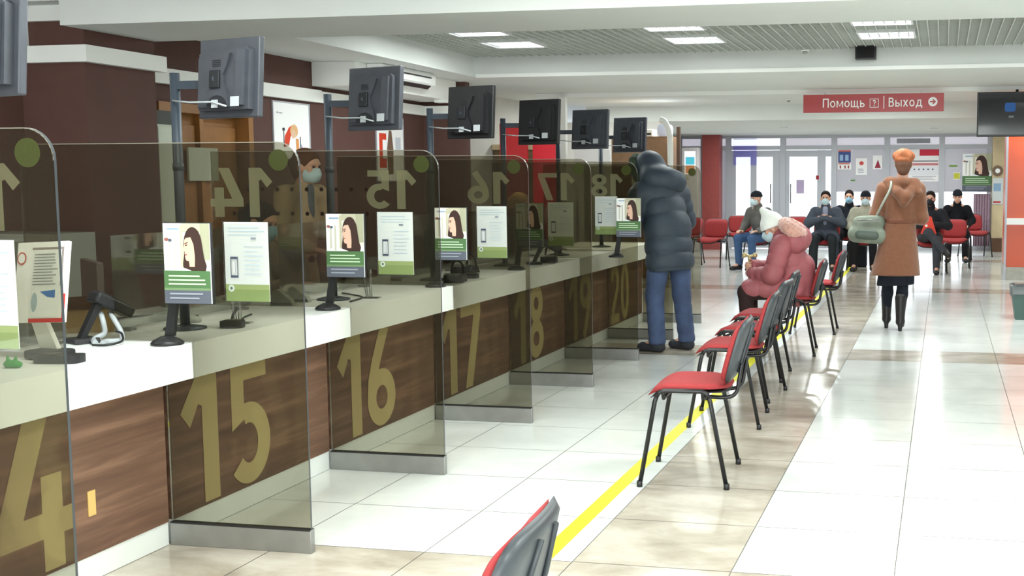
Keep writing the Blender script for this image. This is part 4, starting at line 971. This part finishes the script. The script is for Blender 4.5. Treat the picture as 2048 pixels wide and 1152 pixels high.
# red bag in the lap of the man in black
rb = thing('paper_bag', 'red bag held on the lap of the man with the black mask', 'bag', (-.22, 19.6, .64), 0)
m = MB(); m.prism([(-.13, 0), (.12, 0), (.04, .27), (-.03, .29)], -.04, .03, 'y'); m.build('bag_body', pm('red_bag_film', (216, 60, 40), .5), rb)
m = MB(); m.prism(circ(-.04, .13, .02, .02, 12), -.0425, -.0405, 'y'); m.build('white_mark', M['paper'], rb)
sb = thing('suitcase', 'black bag standing on the floor below the person in black with a blue mask', 'bag', (-1.45, 21.0, 0))
m = MB(); m.box(-.17, .17, -.12, .12, .0, .42, bev=.03); m.build('bag_body', PLAY, sb)
m = MB(); m.tube(bez([(-.07, 0, .415), (-.06, 0, .47), (.06, 0, .47), (.07, 0, .415)]), .01); m.build('handle', M['black'], sb)
# ---- man in the dark puffer coat leaning to the counter
PUFF = pm('slate_puffer_nylon', (50, 61, 72), .62, var=.06, scale=10, bump=.1)
t = thing('person', 'man in a dark slate puffer coat and jeans leaning towards the counter', 'person', (-2.34, 10.3, 0), .85)
J = dict(pel=(0, .0, .93), chest=(0, .1, 1.27), neck=(0, .2, 1.46), shl=(-.19, .17, 1.4), shr=(.19, .13, 1.4), ell=(-.3, .17, 1.15), elr=(.31, .17, 1.13), wrl=(-.19, .42, 1.28), wrr=(.17, .4, 1.14),
         hipl=(-.1, 0, .9), hipr=(.1, 0, .9), knl=(-.13, .05, .5), knr=(.14, .02, .5), anl=(-.14, .0, .1), anr=(.16, -.03, .1), toel=(-.2, .13, .04), toer=(.12, .12, .04), handl=((.1, 1, .35), (.3, -.2, -1), .5), handr=((-.3, 1, 0), (0, 0, -1), .4))
hd = Head((-.03, .29, 1.585), .3, -.45)
body(t, J, hd, SK, .012)
I = [cap((0, -.01, .73), (0, .03, 1.05), .232, .222, (0, 1, 0), .74, .026, .13), cap((0, .03, 1.05), (0, .12, 1.33), .222, .197, (0, 1, 0), .78, .026, .14), cap((-.15, .15, 1.38), (.15, .12, 1.38), .105),
     cap(J['neck'], (0, .19, 1.42), .11, .12), cap(J['shl'], J['ell'], .1, .088, None, 1, .015, .1), cap(J['ell'], J['wrl'], .085, .062, None, 1, .007, .1), cap(J['shr'], J['elr'], .1, .088, None, 1, .015, .1), cap(J['elr'], J['wrr'], .085, .062, None, 1, .007, .1)]
part('puffer_coat', I, PUFF, t, .011, .03, [((0, 0, .715), (.06, -.05, -1))])
hood = [hd.e((0, -.03, .01), (.128, .15, .155)), cap((-.11, .15, 1.47), (.0, .06, 1.49), .07, .08), cap((.0, .06, 1.49), (.12, .13, 1.46), .08, .07), cap((-.09, .08, 1.5), (.1, .07, 1.49), .06, .06)]
hood += [cap((-.03, .2, 1.55), (.01, .06, 1.5), .122, .1), cap((-.09, .14, 1.52), (.1, .05, 1.48), .1, .1)]
part('hood', hood, PUFF, t, .01, .05, [(hd.p(0, .055, 0), hd.d(0, 1, .12))])
ring = [hd.e((.118*math.cos(q), .055, .015+.142*math.sin(q)), (.038, .045, .038)) for q in np.linspace(0, 2*PI, 15)[:-1]]
part('hood_lining', ring, ink('dark_green_lining', (58, 70, 54), bump=.4), t, .009, .03)
part('knit_hat', [hd.e((0, -.005, .045), (.088, .108, .088))], ink('dark_knit', (40, 46, 44)), t, .01, .03, [(hd.p(0, .03, .02), hd.d(0, .1, -1))])
JE = pm('blue_denim', (62, 76, 106), .85, var=.12, scale=9, bump=.3)
T = []
for s in 'lr': T += [cap(J['pel'], J['hip'+s], .13, .115), cap(J['hip'+s], J['kn'+s], .108, .082, None, 1, .004, .16), cap(J['kn'+s], J['an'+s], .08, .074, None, 1, .007, .09)]
part('jeans', T, JE, t, .011, .025, [((0, 0, .07), (0, 0, -1))])
for s in 'lr': shoe(t, J['an'+s], J['toe'+s], pm('dark_suede', (44, 46, 52), .8), 1.05)
hd.mask(t, M['maskblack'])
fw = V3(-math.sin(.85), math.cos(.85), 0)
pp = MB(); pp.box(-.07, .07, -.001, .001, -.05, .05); o = pp.build('paper_slip', M['paper']); o.location = (-2.65, 10.78-.23, 1.40); o.rotation_euler = (.2, .2, .5); tag(o, 'white paper slip in the raised hand of the man in the puffer coat', 'paper')
# ---- woman in the brown belted coat walking away
BR = pm('brown_wool_coat', (118, 78, 57), .85, spec=.15, var=.04, scale=30, bump=.12, sheen=.3)
t = thing('person', 'woman in a brown belted coat and rust cap walking away', 'person', (-.46, 12.2, 0), 0)
J = dict(pel=(.03, 0, .98), chest=(.045, .01, 1.28), neck=(.055, .02, 1.48), shl=(-.13, .01, 1.41), shr=(.215, .02, 1.41), ell=(-.2, .0, 1.14), elr=(.25, .03, 1.12), wrl=(-.17, .2, 1.05), wrr=(.15, .24, 1.1),
         hipl=(-.04, 0, .93), hipr=(.09, 0, .93), knl=(-.075, .08, .52), knr=(.08, -.02, .52), anl=(-.085, .12, .13), anr=(.06, -.1, .13), toel=(-.09, .25, .06), toer=(.065, .03, .05), handl=((.1, 1, -.1), (1, 0, -.2), .7), handr=((-.2, 1, 0), (-1, 0, 0), .6))
hd = Head((.065, .03, 1.655), 0, -.08)
body(t, J, hd, SK, .012)
I = [cap((.0, .0, .5), (.04, 0, 1.08), .255, .152, (0, 1, 0), .72), cap((.04, 0, 1.08), (.045, .01, 1.33), .148, .17, (0, 1, 0), .68), cap((-.1, .01, 1.39), (.185, .02, 1.39), .082), cap((.05, .02, 1.38), (.055, .025, 1.47), .1, .07)]
for s in 'lr': I += [cap(J['sh'+s], J['el'+s], .072, .066), cap(J['el'+s], J['wr'+s], .066, .052)]
part('coat', I, BR, t, .01, .03, [((0, 0, .55), (0, 0, -1)), ((0, 0, 1.5), (0, 0, 1))])
part('belt', [cap((.04, 0, 1.075), (.04, 0, 1.105), .158, .158, (0, 1, 0), .74)], pm('brown_belt_cloth', (108, 66, 48), .8), t, .009, .01, [((0, 0, 1.115), (0, 0, 1)), ((0, 0, 1.065), (0, 0, -1))])
# hood lying on the back: a folded V from both shoulders to a point
I = [cap((-.09, .0, 1.46), (.02, -.1, 1.37), .055, .05), cap((.19, .0, 1.45), (.1, -.11, 1.33), .055, .052), cap((.02, -.1, 1.37), (.075, -.12, 1.27), .05, .035), cap((.1, -.11, 1.33), (.075, -.12, 1.27), .052, .035),
     cap((-.07, -.01, 1.49), (.05, -.055, 1.475), .04, .05), cap((.05, -.055, 1.475), (.18, -.0, 1.475), .05, .04), cap((.2, -.02, 1.42), (.225, -.06, 1.37), .045, .035)]
part('hood', I, BR, t, .009, .03)
part('skirt', [cap((.0, .0, .4), (.03, 0, .8), .19, .16, (0, 1, 0), .72)], NAVY, t, .012, .02, [((0, 0, .45), (0.05, 0, -1)), ((0, 0, .7), (0, 0, 1))])
T = []
for s in 'lr': T += [cap(J['hip'+s], J['kn'+s], .085, .058), cap(J['kn'+s], tuple(np.array(J['kn'+s])*.6+np.array(J['an'+s])*.4), .056, .058), cap(tuple(np.array(J['kn'+s])*.6+np.array(J['an'+s])*.4), J['an'+s], .056, .04)]
part('stockings', T, NAVY, t, .01, .02, [((0, 0, .6), (0, 0, 1)), ((0, 0, .12), (0, 0, -1))])
for s in 'lr':
    a = np.array(J['an'+s]); b = np.array(J['toe'+s])
    part('boot', [cap(a+V3(0, -.005, .2), a+V3(0, -.01, -.03), .056, .042), cap(a+V3(0, 0, -.04), b, .042, .034), cap(a+V3(0, -.035, -.05), (a[0], a[1]-.035, .012), .024, .02)], SHOE, t, .008, .02, [((0, 0, .002), (0, 0, -1))])
RUST = pm('rust_knit', (152, 88, 52), .6, var=.12, scale=22, bump=.5)
hat = [hd.e((0, -.01, .075), (.098, .108, .078)), hd.e((0, -.02, .035), (.092, .105, .05))]
for i in range(8):
    a = 2*PI*i/8; hat.append(hd.e((.082*math.cos(a), -.01+.09*math.sin(a), .075+.02*math.sin(i*2.3)), (.03, .03, .04)))
part('cap', hat, RUST, t, .007, .012, [(hd.p(0, 0, .015), hd.d(0, .15, -1))])
part('hair', [hd.e((0, -.025, .0), (.084, .092, .085)), hd.e((0, -.05, -.06), (.062, .05, .06))], ink('chestnut_hair', (104, 74, 60)), t, .008, .02, [(hd.p(0, .03, 0), hd.d(0, 1, -.1))])
# handbag on her shoulder
GB = pm('grey_green_leather', (112, 120, 106), .45, var=.1, scale=8)
hb = thing('handbag', 'grey-green shoulder bag hanging at the left side of the brown coat', 'handbag', (-.74, 12.14, .88))
v, f = surface([cap((-.11, 0, .08), (.12, 0, .06), .085, .08, (0, 1, 0), .6), cap((-.08, 0, .19), (.1, 0, .2), .07, .075, (0, 1, 0), .5)], .009, .04, [((0, 0, .3), (.1, 0, 1))]); smesh('bag_body', [(v, f, 0)], GB, hb)
part('front_pocket', [cap((-.07, -.055, .08), (.07, -.055, .07), .05, .05, (0, 1, 0), .35)], pm('dark_grey_green_leather', (70, 82, 72), .45), hb, .008, .02)
st = MB(); st.tube(bez([(.09, -.0, .26), (.15, -.06, .38), (.22, -.055, .52), (.23, .0, .6), (.2, .1, .55), (.12, .13, .4), (.06, .06, .25)]), .012, 8); st.build('strap', pm('pale_strap_leather', (150, 156, 144), .4), hb)
st = MB(); st.tube([(-.1, -.05, .22), (.12, -.05, .23)], .006, 6); st.build('zip_line', M['steel'], hb)
# ---- elderly woman in the pink puffer with a fur hood, leaning on a cane
PINK = pm('dusty_pink_puffer', (158, 88, 94), .6, var=.05, scale=10, bump=.12)
t = thing('person', 'elderly woman in a pink puffer with fur hood and white hat, seated with a cane', 'person', (-1.25, 10.44, 0), PI/2)
J = dict(pel=(0, .0, .57), chest=(0, .06, .85), neck=(0, .14, 1.0), shl=(-.17, .1, .95), shr=(.17, .1, .95), ell=(-.22, .17, .69), elr=(.22, .19, .7), wrl=(-.06, .375, .69), wrr=(.06, .375, .75),
         hipl=(-.1, .03, .56), hipr=(.1, .03, .56), knl=(-.12, .42, .53), knr=(.12, .42, .53), anl=(-.11, .4, .1), anr=(.11, .4, .1), toel=(-.12, .54, .05), toer=(.12, .54, .05), handl=((.9, .6, .05), (.3, -.3, 1), 1.1), handr=((-.9, .6, .1), (-.3, -.3, 1), 1.1))
J['handl'] = ((.75, .5, .0), (.6, -.6, .1), 1.15); J['handr'] = ((-.75, .5, .0), (-.6, -.6, .1), 1.15)
hd = Head((0, .2, 1.08), 0, -.45, 0, .95)
body(t, J, hd, SK, .012)
I = [cap((0, -.01, .55), (0, .04, .8), .165, .165, (0, 1, 0), .82, .014, .1), cap((0, .04, .8), (0, .12, .98), .165, .12, (0, 1, 0), .8, .014, .1), cap(J['shl'], J['shr'], .088),
     cap((-.1, .0, .57), (-.12, .38, .56), .105, .085, None, 1, .008, .1), cap((.1, .0, .57), (.12, .38, .56), .105, .085, None, 1, .008, .1), cap((0, -.07, .54), (0, -.05, .75), .11, .12)]
for s in 'lr': I += [cap(J['sh'+s], J['el'+s], .094, .082, None, 1, .014, .1), cap(J['el'+s], J['wr'+s], .08, .05, None, 1, .012, .09)]
part('puffer_coat', I, PINK, t, .009, .022)
part('hood', [cap((-.1, .0, .97), (.1, .0, .97), .11, .11), cap((0, -.03, 1.0), (0, .06, 1.03), .11, .1)], PINK, t, .011, .03)
FUR = pm('pale_pink_fur', (206, 158, 144), .95, spec=.05, var=.07, scale=40, bump=.9, sheen=.5)
rng = np.random.RandomState(3)
fur = [ell((.165*math.cos(a), .02+.075*math.sin(a), 1.075+.045*math.sin(a*1.0)), (.07, .06, .06)) for a in np.linspace(0, 2*PI, 14)[:-1]]
part('fur_trim', fur, FUR, t, .009, .03, disp=lambda G: .006*np.sin(G[:, 0]*95)*np.sin(G[:, 1]*90+1)*np.sin(G[:, 2]*88))
WH = pm('white_knit', (240, 243, 238), .9, bump=.3, scale=60, var=.02)
part('knit_hat', [hd.e((0, -.01, .05), (.096, .11, .09)), cap(hd.p(0, -.01, .1), hd.p(0, .015, .19), .07, .03), hd.e((0, -.005, .02), (.102, .116, .035))], WH, t, .009, .03, [(hd.p(0, 0, .005), hd.d(0, .1, -1))])
T = []
for s in 'lr': T += [cap(J['hip'+s], J['kn'+s], .09, .072), cap(J['kn'+s], J['an'+s], .068, .056)]
part('trousers', T, ink('dark_brown_trousers', (52, 38, 38)), t, .012, .02, [((0, 0, .08), (0, 0, -1))])
for s in 'lr': shoe(t, J['an'+s], J['toe'+s], SHOE)
hd.mask(t, M['mask'])
cn = thing('walking_cane', 'wooden walking cane with a pale knobbed handle held by the woman in pink', 'cane', (-1.655, 10.44, 0))
m = MB(); m.tube([(0, 0, .012), (-.0, 0, .4), (0, 0, .8)], .012, 10); m.build('shaft', M['cane'], cn)
m = MB(); m.lathe([(.016, 0), (.015, .03)], seg=10); m.build('rubber_tip', M['black'], cn)
m = MB(); m.tube([(0, -.0, .79), (0, 0, .835)], .014, 10); m.tube([(-.045, 0, .842), (0, 0, .835), (.045, 0, .842)], .013, 10); m.lathe([(.003, .82), (.02, .83), (.022, .847), (.014, .862), (.003, .866)], (-.047, 0, 0), 12); m.lathe([(.003, .82), (.02, .83), (.022, .847), (.014, .862), (.003, .866)], (.047, 0, 0), 12); m.build('handle', M['brass'], cn)
# ---- staff behind the glass
def staff(label, loc, rz, coat, arms, seat, trousers, mask, hair, hat=None, shirt=None, pitch=-.2, long=False):
    z = 0 if not seat else -.36
    t = thing('person', label, 'person', loc, rz)
    J = dict(pel=(0, 0, .93+z), chest=(0, .04, 1.27+z), neck=(0, .07, 1.46+z), shl=(-.18, .05, 1.4+z), shr=(.18, .05, 1.4+z))
    hd = Head((0, .11, 1.6+z), 0, pitch)
    for s, q in (('l', -1), ('r', 1)):
        if seat: J['hip'+s] = (q*.1, .02, .55); J['kn'+s] = (q*.12, .44, .53); J['an'+s] = (q*.12, .4, .1)
        else: J['hip'+s] = (q*.1, 0, .92); J['kn'+s] = (q*.11, .02, .5); J['an'+s] = (q*.11, -.02, .1)
        J['toe'+s] = tuple(np.array(J['an'+s])+V3(0, .14, -.05))
        J['el'+s], J['wr'+s], J['hand'+s] = arms[s]
    body(t, J, hd, SK, .012)
    C = [cap((0, -.01, .9+z), (0, .03, 1.2+z), .15, .15, (0, 1, 0), .78), cap((0, .03, 1.2+z), J['neck'], .155, .085, (0, 1, 0), .75), cap(J['shl'], J['shr'], .07)]
    if long: C.append(cap((0, 0, .6), (0, 0, .95), .19, .16, (0, 1, 0), .75))
    for s in 'lr': C += [cap(J['sh'+s], J['el'+s], .072, .062), cap(J['el'+s], J['wr'+s], .06, .045)]
    part('coat', C, coat, t, .012, .03, [((0, J['neck'][1], J['neck'][2]+.02), (0, -.4, 1))])
    if shirt: part('blouse', [cap((0, .1, 1.2+z), (0, .1, 1.44+z), .05, .05)], shirt, t, .011, .02)
    T = []
    for s in 'lr': T += [cap(J['pel'], J['hip'+s], .12, .1), cap(J['hip'+s], J['kn'+s], .095, .066), cap(J['kn'+s], J['an'+s], .064, .05)]
    part('trousers', T, trousers, t, .013, .03, [((0, 0, .08), (0, 0, -1))])
    for s in 'lr': shoe(t, J['an'+s], J['toe'+s], SHOE)
    if mask: hd.mask(t, mask)
    part('hair', [hd.e((0, -.02, .045), (.086, .106, .088)), hd.e((0, -.055, -.02), (.08, .07, .095)), hd.e((0, -.11, .0), (.05, .05, .05))], hair, t, .01, .02, [(hd.p(0, .05, .04), hd.d(0, .85, -.5))])
    return t
down = {'l': ((-.25, .05, 1.12), (-.2, .28, 1.0), ((.2, 1, -.2), (0, 0, -1), .3)), 'r': ((.25, .05, 1.12), (.2, .28, 1.02), ((-.2, 1, -.2), (0, 0, -1), .3))}
staff('standing woman in a beige coat and face mask behind the counter glass', (-4.62, 8.05, 0), -PI/2-.15, ink('beige_coat', (178, 156, 128)), down, False, NAVY, M['mask'], ink('brown_hair', (92, 64, 48)), shirt=ink('grey_lapel', (96, 100, 108)), long=True)
sit = {'l': ((-.24, .2, .8), (-.12, .42, .79), ((.2, 1, -.1), (0, 0, -1), .3)), 'r': ((.3, .24, .82), (.3, .5, .885), ((.1, 1, -.12), (0, 0, -1), .25))}
staff('seated clerk with dark hair and blue mask behind the second notice sheet', (-4.32, 6.9, 0), -PI/2+.05, ink('brown_jacket', (120, 108, 92)), sit, True, NAVY, M['maskblue'], ink('blue_black_hair', (26, 28, 36)), pitch=-.35)
sit2 = {'l': ((-.24, .15, .8), (-.15, .34, .79), ((.2, 1, -.1), (0, 0, -1), .3)), 'r': ((.24, .15, .8), (.15, .34, .79), ((-.2, 1, -.1), (0, 0, -1), .3))}
staff('clerk with light brown hair low behind the dimmed advert display', (-4.4, 11.9, 0), -PI/2, ink('grey_brown_cardigan', (110, 100, 90)), sit2, True, NAVY, M['mask'], ink('fair_hair', (170, 130, 84)), pitch=-.3)
# ================================================================ right side: orange pillar, bin
t = thing('pillar', 'orange pillar with a white strip and grey plinth at the right picture edge', 'pillar', (.93, 18.6, 0))
m = MB(); m.box(.0, 2.2, 0, 1.2, .195, 2.7); m.build('orange_panel', M['orange'], t)
m = MB(); m.box(-.012, 2.21, -.01, 1.21, 0, .194); m.build('plinth', pm('grey_stone', (168, 168, 158), .5, var=.05), t)
m = MB(); m.box(-.004, 2.2, -.03, -.001, .83, .925); m.build('white_strip', M['white'], t)
m = MB(); m.box(-.03, -.001, -.02, .05, 0, 2.7); m.build('edge_profile', M['alu'], t)
t = thing('waste_bin', 'dark green waste bin with a grey liner at the right picture edge', 'waste bin', (.93, 13.45, 0))
m = MB(); m.prism([(-.15, 0), (.15, 0), (.2, .345), (-.2, .345)], -.15, .15, 'y'); m.build('bin_body', M['bin'], t)
m = MB()
pts = rrect(-.205, .205, -.165, .165, .03); n = len(pts)
v0 = [m.bm.verts.new((x, y, .26+.02*math.sin(i*1.9))) for i, (x, y) in enumerate(pts)]; v1 = [m.bm.verts.new((x*1.02, y*1.02, .355+.012*math.sin(i*1.3))) for i, (x, y) in enumerate(pts)]; v2 = [m.bm.verts.new((x*.8, y*.8, .36+.025*math.sin(i*2.1)+.015*(x > 0))) for i, (x, y) in enumerate(pts)]
for i in range(n):
    m._f([v0[i], v0[(i+1) % n], v1[(i+1) % n], v1[i]], True); m._f([v1[i], v1[(i+1) % n], v2[(i+1) % n], v2[i]], True)
m._f(v2); m.build('liner', M['bag_liner'], t)
# ================================================================ back office beyond the maroon wall
t = thing('display_board', 'tall red display board beside the far end of the maroon wall', 'board', (-5.56, 15.2, 0), 0)
m = MB(); m.box(-.19, .19, 0, .04, .05, 2.24); m.build('panel', pm('red_board', (176, 36, 40), .5), t)
m = MB(); m.box(-.2, .2, -.05, .1, 0, .05); m.build('foot', M['steel'], t)
t = thing('display_board', 'shorter bright red display board right of the tall red one', 'board', (-5.2, 15.4, 0), 0)
m = MB(); m.box(-.165, .165, 0, .04, .05, 1.985); m.build('panel', pm('bright_red_board', (214, 40, 54), .45), t)
m = MB(); m.box(-.17, .17, -.05, .1, 0, .05); m.build('foot', M['steel'], t)
def cupboard(label, x0, x1, y, z, mat, nd=2):
    t = thing('cupboard', label, 'cupboard', (x0, y, 0), 0, 'cupboards behind the counter'); w = x1-x0
    m = MB(); m.box(0, w, 0, .45, 0, z); m.build('carcass', mat, t)
    for i in range(nd):
        m = MB(); m.box(w*i/nd+.006, w*(i+1)/nd-.006, -.018, -.001, .06, z-.03); d = m.build('door', mat, t)
        m = MB(); m.box(w*(i+1)/nd-.05, w*(i+1)/nd-.035, -.03, -.0185, z*.5, z*.5+.12); m.build('handle', M['steel'], d)
    return t
cupboard('brown cupboard behind the last pole monitor', -5.0, -4.06, 18.0, 2.16, pm('brown_cupboard_veneer', (142, 108, 78), .5, var=.05))
cupboard('brown cupboard with a pale top left of the tall red board', -6.6, -5.9, 17.2, 1.95, pm('olive_brown_veneer', (120, 98, 70), .5, var=.05))
m = MB(); m.box(-6.61, -5.88, 17.15, 17.67, 1.951, 2.03); tag(m.build('shelf_board', M['beigewall']), 'pale board on the cupboard left of the tall red board', 'shelf')
t = thing('printer', 'pale printer on top of the brown cupboard by the last monitor', 'printer', (-4.5, 18.2, 2.161)); t.scale = (1, 1, .8)
m = MB(); m.box(-.1, .12, -.1, .2, 0, .14, bev=.01); m.build('casing', M['white'], t)
m = MB(); m.box(-.08, .1, -.103, -.1005, .03, .07); m.build('paper_slot', M['black'], t)
t = thing('storage_box', 'blue-white rounded box on the brown cupboard beside the white pipe', 'box', (-4.2, 18.2, 2.161))
m = MB(); m.prism(rrect(-.1, .1, 0, .19, .06), -.1, .1, 'y'); m.build('shell', pm('blue_white_plastic', (200, 208, 230), .4), t)
p = MB(); p.tube(bez([(-4.2, 17.86, 2.41), (-4.12, 17.86, 2.36), (-4.06, 17.86, 2.2), (-4.045, 17.86, 1.9), (-4.04, 17.86, .02)]), .045, 10); tag(p.build('pipe', M['trim']), 'white bent pipe beside the brown cupboard', 'pipe')
t = thing('whiteboard', 'white board between the far pole monitors', 'board', (-5.02, 17.0, 0), 0)
m = MB(); m.box(-.27, .27, 0, .03, 1.2, 1.94); m.build('board', M['paper'], t)
for x in (-.24, .24):
    m = MB(); m.box(x-.015, x+.015, .031, .05, 0, 1.8); m.build('stand_leg', M['alu'], t)
m = MB(); m.box(-5.49, -5.385, 16.9, 17.0, 0, 2.7); tag(m.build('white_post', M['trim']), 'white post left of the white board', 'post')
m = MB(); m.box(-3.98, -3.93, 18.0, 18.08, 0, 2.3); tag(m.build('wooden_post', M['darkwood']), 'narrow brown post right of the white pipe', 'post')
# ================================================================ entrance: column, kiosk, posters on the glass
m = MB(); m.box(-5.1, -4.72, 25.6, 25.95, 0, 2.458); tag(m.build('red_column', pm('brick_red_paint', (146, 66, 62), .6, var=.04)), 'brick red column left of the entrance doors', 'column')
t = thing('information_kiosk', 'grey information kiosk with a glowing screen beyond the puffer coat man', 'kiosk', (-5.2, 24.9, 0))
m = MB(); m.box(-.2, .16, 0, .25, 0, 2.18, bev=.02); m.build('casing', pm('pinkish_grey_casing', (190, 184, 186), .5), t)
m = MB(); m.box(-.135, .1, -.006, -.001, 1.62, 2.1); m.mi = 1; m.box(-.11, .08, -.009, -.0065, 1.82, 1.98); m.mi = 2; m.box(-.11, .08, -.009, -.0065, 1.64, 1.8); m.build('screen', [emis('kiosk_white', (255, 255, 255), 1.1), emis('kiosk_cyan', (90, 200, 220), .9), emis('kiosk_orange', (250, 170, 120), .9)], t)
def notice(name, label, x, z, w, h, shapes, y=FY-.022, base=(236, 234, 236)):
    t = thing(name, label, 'notice', (x, y-.003, z), 0, 'notices on the entrance glass')
    picture('print', t, w, h, shapes, base=base); return t
notice('notice_sheet', 'blue and red notice on the glass right of the doors', -2.25, 1.72, .29, .42, [((70, 84, 140), R(.03, .97, .35, .9)), ((196, 96, 90), R(.03, .97, .9, .98)), ((150, 180, 214), R(.15, .4, .45, .75)), ((150, 180, 214), R(.55, .8, .45, .75)), ((206, 130, 120), R(.05, .9, .26, .34)), ((150, 60, 60), R(.15, .25, .05, .2)), ((150, 60, 60), R(.5, .6, .05, .2)), ((150, 60, 60), R(.75, .85, .05, .2))])
notice('notice_sheet', 'small white sheet with a red round mark on the glass', -1.86, 1.6, .24, .36, [((200, 80, 76), circ(.5, .7, .2, .12))]+lines((150, 152, 170), .2, .8, .1, .4, 3))
notice('notice_sheet', 'small white sheet with a dark red triangle on the glass', -1.5, 1.72, .2, .3, [((150, 50, 70), [(.2, .1), (.85, .1), (.55, .7)])])
notice('notice_sheet', 'small green label low on the glass right of the doors', -1.98, 1.46, .12, .05, [((96, 130, 90), R(.05, .95, .1, .9))])
notice('notice_sheet', 'white timetable with red heading right of the woman in brown', -.9, 1.46, .8, .68, [((196, 50, 70), R(.48, 1, .8, 1)), ((66, 66, 74), R(.3, .97, .62, .65)), ((196, 120, 126), R(.2, .97, .5, .57)), ((224, 224, 232), R(.1, .97, .2, .48))]+[((70, 70, 84), circ(.35+.12*i, .38, .022, .02)) for i in range(5)]+lines((170, 172, 186), .3, .95, .04, .18, 3))
notice('notice_sheet', 'small green strip label on the right glass pane', .1, 1.76, .18, .05, [((110, 150, 70), R(.02, .98, .1, .9))])
notice('notice_sheet', 'small yellow square label on the right glass pane', .2, 1.5, .13, .15, [((196, 196, 70), R(.02, .98, .1, .9))])
notice('notice_sheet', 'grey signboard strip above the transom behind the rust cap', -1.0, 2.27, .7, .1, [((150, 152, 158), R(0, 1, .1, .9))], base=(160, 160, 168))
notice('notice_sheet', 'small red sheet low on the glass beside the doors', -2.72, 1.5, .08, .1, [((150, 44, 50), R(.1, .9, .05, .95))], y=FY-.05)
notice('notice_sheet', 'lilac sheet taped to the large bright door pane', -3.14, 1.2, .17, .3, [((176, 160, 190), R(.02, .98, .02, .98))], y=FY-.045)
notice('window_poster', 'large advert poster with a woman and green band on the far right glass', .38, 1.25, .6, .79, AD, y=FY-.07)
ob = thing('hanging_banner', 'translucent blue-violet banner over the left entrance door', 'banner', (-4.52, FY-.12, 1.82))
m = MB(); m.box(0, .52, 0, .004, 0, .56); m.build('banner_sheet', glassmat('violet_translucent_sheet', (.86, .85, 1.0), .02, .12, (150, 145, 245)), ob)
m = MB(); m.tube([(0, .002, .565), (.52, .002, .565)], .006); m.build('rod', M['alu'], ob)
# beige wall fittings at the right of the window wall
for i, (x, z, w_, h_, c, l) in enumerate(((1.1, 1.58, .2, .2, (120, 100, 84), 'round dark clock on the beige wall beside the orange pillar'), (1.0, .98, .22, .55, (206, 212, 214), 'pale leaflet board on the beige wall beside the orange pillar'))):
    t = thing('wall_clock' if i == 0 else 'wall_sign', l, 'clock' if i == 0 else 'board', (x, 26.196, z))  # the second fitting is a leaflet board
    if i == 0:
        m = MB(); m.prism(circ(0, .1, .11, .11, 24), -.03, 0, 'y'); m.build('rim', flat(c), t); m = MB(); m.prism(circ(0, .1, .05, .05, 20), -.034, -.0305, 'y'); m.build('face', M['paper'], t)
    else: picture('print', t, w_, h_, [((140, 170, 200), R(.1, .8, .5, .8)), ((190, 70, 70), R(.1, .8, .05, .12))], y=-.01, base=c)
t = thing('storage_box', 'small brown box on the floor by the beige wall', 'box', (1.1, 25.9, 0))
m = MB(); m.box(-.1, .1, -.1, .15, 0, .26); m.build('carton', M['darkwood'], t)
m = MB(); m.box(-.104, .104, -.104, .154, .261, .28); m.build('lid', M['darkwood'], t)
cu = MB()
cu.grid(lambda u, v: Vector((.62+u*.34+.0, 26.1+.02*math.sin(u*40), .1+v*1.1)), 40, 3); cu_o = cu.build('curtain', ink('mauve_curtain', (150, 126, 140))); tag(cu_o, 'narrow mauve curtain below the far right poster', 'curtain')
sm = cu_o.modifiers.new('thick', 'SOLIDIFY'); sm.thickness = .008
# yellow tape along the floor
tp = MB(); tp.box(-1.575, -1.5, 1.0, 21.5, 0.0005, .0016); tag(tp.build('floor_tape', M['tape']), 'long yellow tape line on the floor along the chairs', 'floor tape')
# ================================================================ light, camera, colour
wd = bpy.data.worlds.new('sky'); SC.world = wd; wd.use_nodes = True
bg = wd.node_tree.nodes['Background']; bg.inputs['Color'].default_value = (.86, .9, 1, 1); bg.inputs['Strength'].default_value = 2.2
cam = bpy.data.cameras.new('camera'); co = bpy.data.objects.new('camera', cam); COL.objects.link(co)
cam.sensor_width = 36; cam.lens = 2413.156/2048*36; cam.shift_x = -362.8131/2048; cam.shift_y = 19.729/2048; cam.clip_end = 200; cam.clip_start = .05
yaw, pitch, roll = .2039, .0974, -.0016
fw = Vector((-math.sin(yaw)*math.cos(pitch), math.cos(yaw)*math.cos(pitch), -math.sin(pitch)))
r = Vector((math.cos(yaw), math.sin(yaw), 0)); u = r.cross(fw)
r2 = r*math.cos(roll)+u*math.sin(roll); u2 = -r*math.sin(roll)+u*math.cos(roll)
mt = Matrix((r2, u2, -fw)).transposed().to_4x4(); mt.translation = (0, 0, 1.5); co.matrix_world = mt
SC.camera = co
SC.view_settings.view_transform = 'Standard'; SC.view_settings.look = 'None'; SC.view_settings.gamma = 1; SC.view_settings.use_curve_mapping = False
SC.view_settings.exposure = 0.1
SC.cycles.transparent_max_bounces = 40; SC.cycles.max_bounces = 8; SC.cycles.diffuse_bounces = 4; SC.cycles.glossy_bounces = 3; SC.cycles.caustics_reflective = False; SC.cycles.caustics_refractive = False
SC.cycles.use_denoising = True
